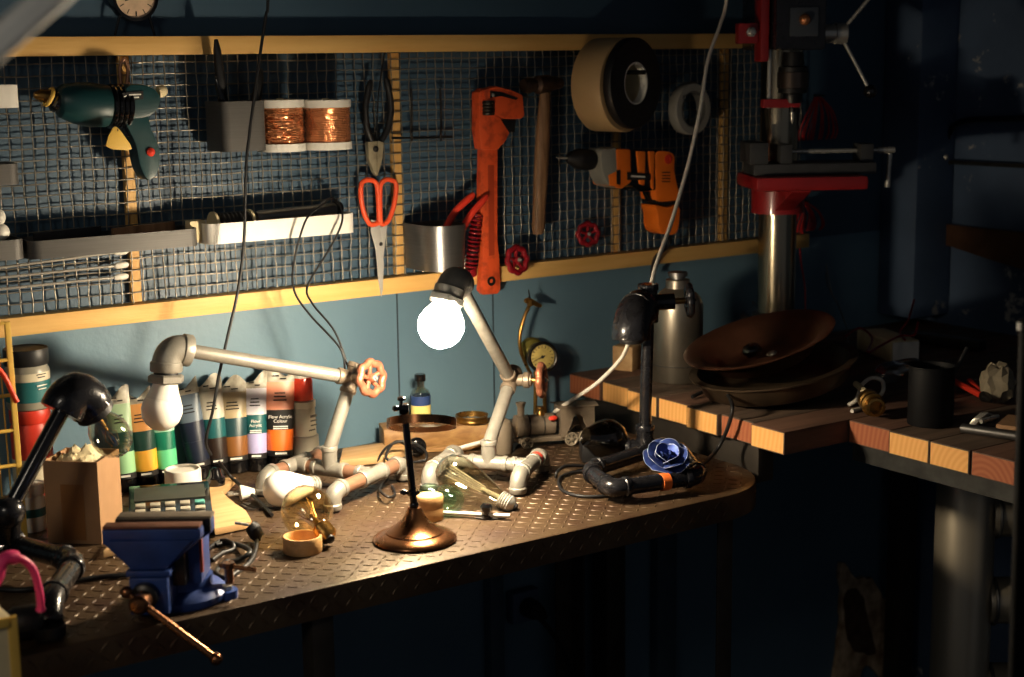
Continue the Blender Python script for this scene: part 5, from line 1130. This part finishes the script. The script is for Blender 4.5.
# vise on the table (stands on it, a thing of its own)
vt = tc+UP*.0135+sd*.012
m_vgrey = mat('dark_grey_iron', (74, 74, 74), .45, .4, var=.25, scale=30)
dvz = thing('machine_vise', 'dark grey machine vise on the red drill press table', 'vise', vt)
obj('vise_bed', G().box(vt+UP*.0105+sd*.018, (.225, .085, .020), ux=sd), m_vgrey, dvz, bevel=.002)
obj('fixed_jaw', G().box(vt+UP*.040-sd*.085, (.034, .082, .038), ux=sd), m_vgrey, dvz, bevel=.002)
obj('moving_jaw', G().box(vt+UP*.038-sd*.035, (.022, .082, .034), ux=sd), m_vgrey, dvz, bevel=.002)
obj('screw_block', G().box(vt+UP*.037+sd*.118, (.024, .05, .032), ux=sd), m_vgrey, dvz, bevel=.002)
obj('screw', G().cyl(vt+UP*.040-sd*.0235, vt+UP*.040+sd*.1055, .0042, n=14), m_steelb, dvz)
obj('screw_end', G().tube([vt+UP*.040+sd*.1305, vt+UP*.040+sd*.145, vt+UP*.040+sd*.146, vt+UP*.040+sd*.176], [.0042, .0042, .006, .006], 14), m_steelb, dvz)
obj('crank_bar', G().tube([vt+UP*.034+sd*.168, vt+UP*.0+sd*.167, vt-UP*.028+sd*.165], [.0048, .0042, .0055], 12), m_steelb, dvz)
# head, spindle and chuck
ch = W(792, 75, PX.y-.12); ch = V((ch.x, ch.y, ch.z))
sp = V((PX.x, PX.y, 0))+fd*.125
zz = lambda y: W(793, y, sp.y).z
sp0 = V((W(793, 75, sp.y).x, sp.y, 0))
obj('chuck', G().lathe(V((sp0.x, sp0.y, zz(104))), UP, [(.0001, -.016), (.0055, -.014), (.0055, 0), (.015, .002), (.017, .010), (.017, .018), (.026, .020), (.026, zz(66)-zz(104)-.002), (.020, zz(66)-zz(104)), (.018, zz(52)-zz(104))], 32), m_steeld, t)
obj('chuck_sleeve', G().lathe(V((sp0.x, sp0.y, zz(88))), UP, [(.0262, 0), (.028, .001), (.028, .028), (.0262, .029)], 40, True), mat('brown_steel', (96, 84, 76), .3, .9, var=.3, scale=40), t)
obj('drill_bit', G().tube([V((sp0.x, sp0.y, zz(124))), V((sp0.x, sp0.y, zz(121))), V((sp0.x, sp0.y, zz(108)))], [.0005, .0035, .0035], 10), m_steelb, t)
hz0 = zz(50); head = V((sp0.x, sp0.y, hz0))
obj('head_casting', G().prism([head+sd*x+fd*.05 for x in (-.045, .045)]+[head+sd*.055-fd*.17, head-sd*.055-fd*.17], (0, 0, .20)), m_blackm, t, bevel=.006)
obj('depth_rod', G().cyl(V((sp0.x, sp0.y, zz(108)))-sd*.043+fd*.0, V((sp0.x, sp0.y, zz(30)))-sd*.043, .0042, n=12), m_steelb, t)
obj('stop_arm', G().box(V((sp0.x, sp0.y, zz(103)))-sd*.022, (.068, .022, .016), ux=sd), m_dred, t, bevel=.003)
obj('red_guard', G().box(head-sd*.058+UP*.055, (.016, .05, .15), ux=sd), m_dred, t, bevel=.004)
obj('red_lug', G().box(head-sd*.085+UP*.030, (.036, .03, .036), ux=sd), m_dred, t, bevel=.003)
obj('lug_bolt', G().lathe(head-sd*.082+fd*.0152+UP*.032, fd, [(.009, 0), (.009, .008), (.006, .009), (.006, .016), (.004, .017)], 6), m_steelb, t)
obj('lamp_recess', G().box(head+fd*.052+UP*.048+sd*.004, (.05, .006, .05), ux=sd), mat('recess_grey', (70, 76, 84), .4), t, bevel=.002)
obj('copper_switch', G().lathe(head+fd*.0555+UP*.052+sd*.004, fd, [(.010, 0), (.010, .004), (.006, .010), (.0001, .012)], 16), m_copper, t)
hubp = head+sd*.0435+UP*.028; hx = sd
hub = obj('feed_hub', G().lathe(hubp, hx, [(.0001, 0), (.014, 0), (.014, .008), (.017, .009), (.017, .030), (.019, .031), (.019, .05), (.015, .053), (.0001, .053)], 28), m_steelb, t)
hq = hubp+hx*.040
for ang in (-66, 54, 174):
    r_ = math.radians(ang); e = (sd*.12+fd*0+ (V((0, 0, 1))*math.sin(r_)+ (sd*.55+fd*.4).normalized()*math.cos(r_))).normalized()
    o = obj('feed_handle', G().cyl(hq+e*.019, hq+e*.108, .0035, n=12), m_steelb, t); obj('handle_ball', G().ball(hq+e*.117, .0125), m_blackg, o)

# red wire bundles behind the press
def bundle(lab, c, n_, w_, h_, Y):
    g = G()
    for k in range(n_):
        s = (k/(n_-1)-.5)*2; q = random.uniform(-.006, .006)
        g.tube(spl([c+V((s*.008, 0, 0)), c+V((s*w_*.6+q, -.008, -h_*.35)), c+V((s*w_+q, -.004+.004*s, -h_*.8)), c+V((s*w_*.85+q, 0, -h_))], 6), .0016, 6)
    return tag(obj('wire_bundle', g, m_redw, smooth=60), lab, 'wires', 'red wire hanks')
c = W(818, 97, -.01); cY = -.012
bundle('red wire hank hanging on wall above the press vise', W(818, 97, cY-.008), 15, .056, .085, cY)
bundle('red wire hank spread on the wall below the press table', W(803, 202, cY-.008), 13, .062, .06, cY)
for c in (W(818, 96, cY), W(803, 201, cY)): tag(obj('wall_nail', G().cyl((c.x, -.0005, c.z+.001), (c.x, -.03, c.z+.001), .002, n=10), m_steeld), 'small nail in the wall holding a red wire hank', 'nail', 'nails holding wire hanks')
cable('red_wire', 'single red wire trailing down right of the press column', [W(806, 215, -.02), W(800, 250, -.02), W(805, 290, -.02), V((W(802, 310, -.03).x, -.04, ZP+.002))], .0016, m_redw, 'wire')

# ------------------------------------------------------------------ two tilted pans
def pan_(name, lab, c, ax, R, prof, m):
    return tag(obj(name, G().lathe(c, ax, prof, 56), m, smooth=45), lab, 'pan')
pc = V((.655, -.305, ZP+.012)); tilt = V((-.16, .06, 1)).normalized()
pc = B(776, 378, .105); 
R = .132
m_pan = mat('tarnished_pan', (92, 76, 60), .42, .7, var=.45, scale=16); m_pan2 = mat('copper_brown_pan', (98, 64, 48), .4, .6, var=.4, scale=18)
bs = V((pc.x, pc.y, ZP))
ax = V((-.17, .04, 1)).normalized(); o1 = bs+UP*.022
lower = pan_('shallow_pan', 'lower tarnished round pan resting tilted on the planks', o1, ax, R, [(.0001, 0), (R*.84, 0), (R*.92, .005), (R*1.0, .032), (R*1.08, .036), (R*1.08, .039), (R*.975, .039), (R*.90, .010), (R*.82, .004), (.0001, .004)], m_pan)
ax2 = V((-.29, .07, 1)).normalized(); o2 = o1+ax*.040+V((-.002, .018, 0)); R2_ = R*.98
upper = pan_('shallow_pan', 'upper copper brown dish tilted inside the lower pan', o2, ax2, R2_, [(.0001, .0), (R2_*.5, .0), (R2_*.64, .005), (R2_*.80, .030), (R2_*1.0, .040), (R2_*1.01, .0425), (R2_*.98, .0435), (R2_*.78, .034), (R2_*.62, .009), (R2_*.5, .004), (.0001, .004)], m_pan2)
for k, (dx, dy, r_, m, lab) in enumerate(((-.045, -.02, .013, m_smoke, 'smoky glass stopper lying left in the brown dish'), (-.012, .012, .016, m_smoke, 'dark glass lump in the middle of the brown dish'), (.03, .004, .012, m_steelb, 'bright steel knob lying right in the brown dish'))):
    p = o2+ax2*(.0045+r_*.8)+V((dx, dy, -dx*ax2.x*-1)); g = G(); g.ball(p, r_, (1.2, 1, .8), 14)
    for v_ in g.bm.verts: v_.co += V((random.uniform(-1, 1), random.uniform(-1, 1), random.uniform(-1, 1)))*.0012
    tag(obj('pan_scrap', g, m), lab, 'scrap')

# ------------------------------------------------------------------ clutter on the wooden bench
def onP(x, y, h=0): d = ray(x, y); return CAM+d*((ZP+h-CAM.z)/d.z)
c = onP(930, 424); c.z = ZP+.0005; S = FPX/((c-CAM).dot(_f)); R = 22.5/S; Hc = W(930, 366, c.y).z-ZP
t = thing('black_can', 'tall black can on planks holding a thin black rod', 'can', c)
obj('body', G().lathe(c, UP, [(.0001, .0005), (R*.98, .0005), (R, .002), (R, Hc-.002), (R*1.03, Hc-.001), (R*1.03, Hc+.001), (R*.95, Hc), (R*.94, .004), (.0001, .004)], 40), mat('black_can_paint', (13, 14, 17), .6, var=.3, spec=.25), t)
a = c+V((R*.4, R*.3, .006)); e = W(967, 348, a.y-.01); tag(obj('black_rod', G().cyl(a, e, .0035, n=12), m_black), 'thin black rod standing in the black can', 'rod')
c = onP(905, 364, .03); tag(obj('ring_roll', G().torus(c+V((.02, .03, -.012)), V((-.2, .2, 1)), .032, .006, 32, 10), m_steel), 'grey ring of tubing behind the black can', 'ring')
# brass fitting with white string
b0, b1 = onP(868, 399, .024), onP(888, 421, .019); d = (b1-b0).normalized()
t = thing('brass_fitting', 'brass hose fitting lying at the edge of the wooden bench', 'fitting', V((b0.x, b0.y, ZP)))
obj('fitting_body', G().lathe(b0, d, [(r_*1.3, h_*1.25) for r_, h_ in ((.0001, 0), (.0125, 0), (.0135, .002), (.0135, .014), (.0105, .016), (.0105, .022), (.0145, .024), (.0145, .030), (.0115, .032), (.0115, .044), (.0085, .0445), (.0085, .03), (.0001, .03))], 26), m_brass, t)
obj('hose_tail', G().tube(spl([b0-d*.0002, b0-d*.02+UP*.006, onP(856, 384, .03)], 6), .0055, 10), m_cream, t)
cable('white_string', 'pale looped string tied beside the brass fitting', [onP(848, 405, .004), onP(856, 400, .012), onP(862, 385, .03), onP(872, 378, .036), onP(882, 381, .03), onP(883, 391, .02), onP(876, 399, .006), onP(862, 408, .004), onP(852, 411, .004)], .0035, m_cord, 'string')
# white box, red leads, glass
w0, w1, w2 = onP(856, 350, .0), onP(890, 363, .0), onP(912, 352, .0)
ub = (w1-w0); lu = ub.length; ub.normalize(); vk = V((-ub.y, ub.x, 0))
t = thing('white_carton', 'long white carton under red leads at the back of planks', 'carton', w0+ub*lu/2+vk*.03)
obj('carton_body', G().box(w0+ub*lu/2+vk*.03+UP*.021, (lu, .058, .040), ux=ub), m_cream, t, bevel=.002); obj('carton_flap', G().box(w0+ub*(lu+.003)+vk*.03+UP*.0205, (.002, .054, .037), ux=ub), m_plast_w, t)
wt = lambda x, y, h=.05: onP(x, y, h)
cable('test_lead', 'red lead curling over the white carton', [wt(846, 336), wt(860, 328, .055), wt(872, 338, .052), wt(868, 352, .06), wt(880, 346, .056), wt(900, 336, .055), wt(914, 335, .06), wt(918, 322, .08)], .0022, m_redd, 'lead')
cable('test_lead', 'second red lead standing up behind the white carton', [wt(905, 340, .053), wt(900, 332, .055), wt(908, 320, .075), wt(914, 300, .10)], .0022, m_redd, 'lead')
c = onP(893, 372, .03); g = G(); g.ball(c, .03, (1.25, .8, .6), 18)
for v_ in g.bm.verts: v_.co += V((math.sin(v_.co.z*210), math.sin(v_.co.x*190), math.sin(v_.co.y*230)))*.0022
tag(obj('clear_wrap', g, m_film, smooth=30), 'crumpled clear film in front of the white carton', 'film')
g = G(); c = onP(997, 384, .03); g.ball(c, .036, (.85, .8, .95), 18)
for v_ in g.bm.verts: v_.co += V((random.uniform(-1, 1), random.uniform(-1, 1), random.uniform(-1, 1)))*.006
tag(obj('crumpled_paper', g, mat('grey_paper', (150, 138, 116), .6, var=.3, scale=40), smooth=10), 'crumpled greyish paper ball near right end of planks', 'paper')
t = thing('red_pliers', 'red handled pliers lying among scraps right of the can', 'pliers', onP(974, 398))
a, b_ = onP(966, 384, .014), onP(984, 396, .012); d = (b_-a).normalized(); q = V((-d.y, d.x, 0))
for s in (-1, 1): obj('handle', G().tube(spl([b_-d*.004+q*s*.003, a+d*.012+q*s*.010, a-d*.02+q*s*.013], 5), .0055, 10), m_red, t)
obj('jaws', G().tube([b_-d*.003, b_+d*.004, b_+d*.018, b_+d*.034], [.008, .010, .007, .003], 10), m_steeld, t)
c = onP(981, 420, .012); t = thing('chrome_clamp', 'bright chrome clamp lying in front of red pliers', 'clamp', V((c.x, c.y, ZP)))
obj('clamp_jaw', G().prism([c+V(p) for p in ((-.022, .01, -.010), (.004, .016, -.010), (.022, .004, -.008), (.016, -.004, .004), (0, .002, .012), (-.018, 0, .006))], (.004, -.012, .002)), m_steelb, t, bevel=.002)
obj('clamp_screw', G().cyl(c+V((-.018, -.014, .003)), c+V((.02, -.016, .006)), .0035, n=12), m_steelb, t)
a, b_ = onP(962, 428, .009), onP(1030, 438, .009); tag(obj('steel_bar', G().cyl(a, b_, .0075, n=16), m_steel), 'round steel bar along the front of the planks', 'bar')
p = [onP(996, 428, .018), onP(1040, 434, .018), onP(1050, 424, .018), onP(1008, 418, .018)]; tag(obj('card_strip', G().prism(p, (0, 0, .006)), m_kraft), 'pale card strip lying above the steel bar', 'card')
tag(obj('bar_stand', G().box(onP(1016, 424, .008), (.06, .02, .013)), m_steeld, bevel=.001), 'dark steel packing piece beneath the card strip', 'block')
a, b_ = onP(905, 342, .012), onP(975, 352, .012); tag(obj('flat_steel', G().box((a+b_)/2+V((.06, .03, .0)), ((b_-a).length, .03, .02), ux=(b_-a)), m_steeld, bevel=.002), 'dark flat steel bar at the back of planks', 'bar')

# ------------------------------------------------------------------ things on the right wall
XW = XR-.02
t = thing('hacksaw', 'dark hacksaw with curved frame hanging on the navy wall', 'hacksaw', X(990, 165, XW))
fr = [X(946, 162, XW), X(945, 150, XW), X(951, 130, XW), X(965, 121, XW), X(1000, 119, XW), X(1060, 118, XW)]
obj('frame', G().tube(spl(fr, 6), .007, 10), m_blackg, t); obj('saw_blade', G().prism([X(945, 160, XW), X(1060, 166, XW), X(1060, 170, XW), X(945, 164, XW)], (-.0015, 0, 0)), m_steeld, t); obj('blade_pin', G().lathe(X(946, 157, XW-.0075), V((-1, 0, 0)), [(.006, 0), (.006, .006), (.003, .008)], 12), m_steelb, t)
obj('handle', G().prism([X(1060, 112, XW), X(1085, 115, XW), X(1090, 175, XW), X(1060, 178, XW)], (.018, 0, 0)), m_black, t, bevel=.004)
t = thing('hand_saw', 'brown rusty blade of a hand saw on the navy wall', 'saw', X(980, 250, XW))
obj('saw_blade', G().prism([X(907, 219, XW), X(960, 226, XW), X(1030, 233, XW), X(1110, 240, XW), X(1110, 300, XW), X(1030, 272, XW), X(985, 258, XW), X(940, 243, XW), X(912, 231, XW)], (.003, 0, 0)), mat('rusty_saw', (96, 66, 46), .5, .5, var=.4, scale=14), t)
obj('handle', G().prism([X(1110, 238, XW-.004), X(1150, 240, XW-.004), X(1155, 310, XW-.004), X(1110, 302, XW-.004)], (.016, 0, 0)), m_hammerw, t, bevel=.004)
cable('wall_wire', 'thin bare grey wire sticking up behind the pans', [onP(848, 342, .03), W(846, 326, -.06), W(838, 305, -.05), W(828, 286, -.04), W(826, 272, -.04)], .0013, m_steel, 'wire')
cable('wall_wire', 'short stray grey wire beside the bare wire', [W(832, 294, -.046), W(829, 280, -.04), W(826, 264, -.035)], .0012, m_steel, 'wire')

# ------------------------------------------------------------------ steel pipe manifold below the wooden bench
mx = W(962, 600, -.62); mx = V((mx.x, -.62, 0))
t = thing('steel_manifold', 'tall brushed steel pipe with side stubs under the wooden bench', 'manifold', mx)
S = FPX/((V((mx.x, -.62, .6))-CAM).dot(_f)); R = 29/S
m_man = mat('stainless', (170, 160, 142), .36, .65, var=.12, scale=30, stretch=(1, 1, .05))
obj('main_pipe', G().lathe(mx+UP*.012, UP, [(.0001, 0), (R, 0), (R, ZP-TH-.04), (R*.9, ZP-TH-.03), (.0001, ZP-TH-.03)], 48), m_man, t)
obj('foot_flange', G().lathe(mx, UP, [(.0001, 0), (R*1.6, 0), (R*1.6, .011), (.0001, .0115)], 40), m_steeld, t)
sdv = V((.80, -.60, 0)).normalized()
for y in (520, 607, 692):
    zc = W(1000, y, mx.y-.06).z; c = V((mx.x, mx.y, zc)); r_ = R*.80
    obj('stub', G().lathe(c+sdv*R*.82, sdv, [(r_*.97, 0), (r_, .004), (r_, .10), (r_*.94, .102), (r_*.94, .02), (.0001, .02)], 36), m_man, t); obj('weld_bead', G().torus(c+sdv*R*1.02, sdv, r_*1.02, .0032, 36, 8), m_steel, t)

# ------------------------------------------------------------------ white cord from the ceiling to the black lamp, and on to the bench
p = W(727, -4, -.14)
cable('hanging_cable', 'white cord dropping from ceiling to black lamp, passing clear tape', [V((p.x+.06, -.15, 2.6)), V((p.x+.02, -.145, 1.8)), p, W(720, 25, -.145), W(708, 60, -.16), W(700, 110, -.19), W(688, 165, -.22), W(672, 220, -.27), W(656, 265, -.33), W(648, 291, -.36), V((KC.x-.012, KC.y+.03, KC.z+.012))], .0034, m_cord, 'cord')
cable('loose_cable', 'white cord rising from toy locomotive to the black lamp head', [EC+V((.004, .012, -.046)), W(622, 357, -.36), W(608, 373, -.31), W(592, 387, -.27), W(572, 400, -.23), W(556, 411, -.20), B(545, 424, .006)+V((.0, .0, 0))], .0034, m_cord, 'cord')

# ------------------------------------------------------------------ out-of-focus things at the picture's left edge
def near(x, y, depth): d = ray(x, y); return CAM+d*(depth/FPX)
q = near(20, 24, .95); dpole = (_rt*.72+_up*.66+_f*.05).normalized()
k = (q.z-.02)/dpole.z
m_boom = mat('pale_grey_tube', (236, 236, 230), .45, 0, var=.08)
t = thing('boom_pole', 'blurred pale grey pole crossing the top left corner', 'pole', q-dpole*k)
obj('tube', G().cyl(q-dpole*k, q+dpole*.35, .0098, n=20), m_boom, t); obj('ridge', G().cyl(q-dpole*.5+V((.004, -.01, 0)), q+dpole*.3+V((.004, -.01, 0)), .0035, n=10), m_boom, t)
obj('foot', G().lathe(V(q-dpole*k)-UP*.02, UP, [(.0001, 0), (.03, 0), (.026, .02), (.01, .03)], 20), m_black, t)
# yellow wire rack standing on the bench edge
YR = -.185
t = thing('yellow_rack', 'blurred yellow wire rack standing at the left edge', 'rack', W(5, 560, YR))
rz = HB; rx = lambda x, y: W(x, y, YR)
tl, bl = rx(4, 322), rx(14, 640); bl = V((rx(20, 470).x, YR, HB+.001)); tl = V((rx(7, 322).x, YR, rx(4, 322).z))
for dx in (0, -.10): obj('post', G().box((tl+bl)/2+V((dx, 0, 0)), (.0075, .006, (tl-bl).length), ux=V((1, 0, 0)), uz=(tl-bl)), m_yellow, t, bevel=.001)
for s in (.0, .13, .34, .5, .66, .82, .985):
    p = bl+(tl-bl)*s; obj('rung', G().cyl(p+V((-.003, .0, .003)), p+V((-.097, 0, .003)), .0026, n=10), m_yellow, t)
g = G()
for k in range(1, 8): g.cyl(bl+V((-.1*k/8, .004, .006)), tl+V((-.1*k/8, .004, -.006)), .0011, n=6)
obj('wire_grid', g, m_yellow, t)
for dx in (-.002, -.098): obj('rear_foot', G().box(bl+V((dx, .041, .004)), (.006, .076, .006)), m_yellow, t)
cable('orange_red_cable', 'blurred orange red cable hooked over the yellow rack', [V((tl.x-.06, YR-.012, tl.z-.03)), W(-6, 366, YR-.0072), W(4, 376, YR-.0072), W(12, 392, YR-.0072), W(17, 402, YR-.0072)], .0038, mat('orange_red', (236, 70, 40), .4))
# pink hose end hooked over a cream box, near the camera
c = W(-2, 700, -.66)
t = thing('cream_box', 'blurred cream box with gold edges at bottom left corner', 'box', (W(0, 670, -.70).x, -.70, .60))
x1_, z1_ = W(14, 640, -.71).x, W(10, 615, -.71).z
obj('carton', G().box((x1_-.06, -.685, z1_/2), (.118, .05, z1_-.002)), m_cream, t, bevel=.003); obj('gold_edge', G().box((x1_-.0005, -.709, z1_/2), (.010, .006, z1_-.004)), m_yellow, t, bevel=.001)
obj('gold_edge', G().box((x1_-.06, -.7125, z1_-.006), (.11, .005, .010)), m_yellow, t, bevel=.001)
hp = spl([V((x1_-.10, -.685, z1_+.004)), W(-14, 590, -.66), W(2, 561, -.655), W(18, 558, -.65), W(32, 568, -.645), W(39, 590, -.64), W(41, 611, -.635)], 8)
t = thing('pink_tube', 'blurred bright pink bent tube at lower left edge', 'tube', V((x1_-.10, -.685, z1_+.004)))
obj('hose', G().tube(hp, [.0075]*(len(hp)//2)+[.0042]*(len(hp)-len(hp)//2-3)+[.0045, .0058, .0045], 12), m_pink, t)
c = W(2, 228, -.125); t = thing('white_finial', 'blurred white double knob standing in the short grey tray', 'knob', W(2, 255, -.06))
c1_ = W(1, 232, -.06); c2_ = W(0, 217, -.06); obj('lower_ball', G().ball(c1_, .012), m_plast_w, t); obj('upper_ball', G().ball(c2_, .0085, (.9, .9, 1.3)), m_plast_w, t); obj('stem', G().cyl(V((c1_.x, -.06, W(13, 260, YF).z+.004)), c1_-UP*.008, .004, n=12), m_plast_w, t)
# black post at the right edge
t = thing('black_post', 'blurred black post at the right edge of the picture', 'post', near(1021, 500, 1.55))
p1, p2 = near(1030, 332, 1.55), near(1018, 700, 1.62); dp = (p2-p1).normalized(); k = (p1.z-.012)/(-dp.z); pf = p1+dp*k
t.location = (pf.x, pf.y, 0)
m_post = mat('matt_black_post', (9, 9, 10), .8, spec=.15)
obj('post_bar', G().cyl(p1, pf, .0105, n=20), m_post, t); obj('post_cap', G().lathe(p1+UP*.0002, UP, [(.0105, 0), (.013, .002), (.013, .010), (.008, .014), (.0001, .015)], 20), m_black, t); obj('post_foot', G().lathe(V((pf.x, pf.y, 0)), UP, [(.0001, 0), (.07, 0), (.07, .008), (.014, .012), (.0001, .0121)], 28), m_black, t)

# ------------------------------------------------------------------ light
w = bpy.data.worlds.new('world'); SC.world = w; w.use_nodes = True
w.node_tree.nodes['Background'].inputs['Color'].default_value = (.86, .90, 1.0, 1); w.node_tree.nodes['Background'].inputs['Strength'].default_value = .055
ld = bpy.data.lights.new('room_lamp', 'SPOT'); ld.energy = 26.0; ld.color = (1, .88, .70); ld.spot_size = math.radians(58); ld.spot_blend = 1.0; ld.shadow_soft_size = .25
lo = bpy.data.objects.new('room_lamp', ld); COL.objects.link(lo); lo.location = (-2.3, -1.9, 2.1)
lo.rotation_euler = (V((-.8, -.35, .85))-V(lo.location)).to_track_quat('-Z', 'Y').to_euler()
vs = SC.view_settings; vs.view_transform = 'Standard'; vs.look = 'None'; vs.exposure = 0.0; vs.gamma = 1.0; vs.use_curve_mapping = False
SC.cycles.use_denoising = True
SC.cycles.max_bounces = 10; SC.cycles.transmission_bounces = 10; SC.cycles.caustics_reflective = False; SC.cycles.sample_clamp_indirect = 4
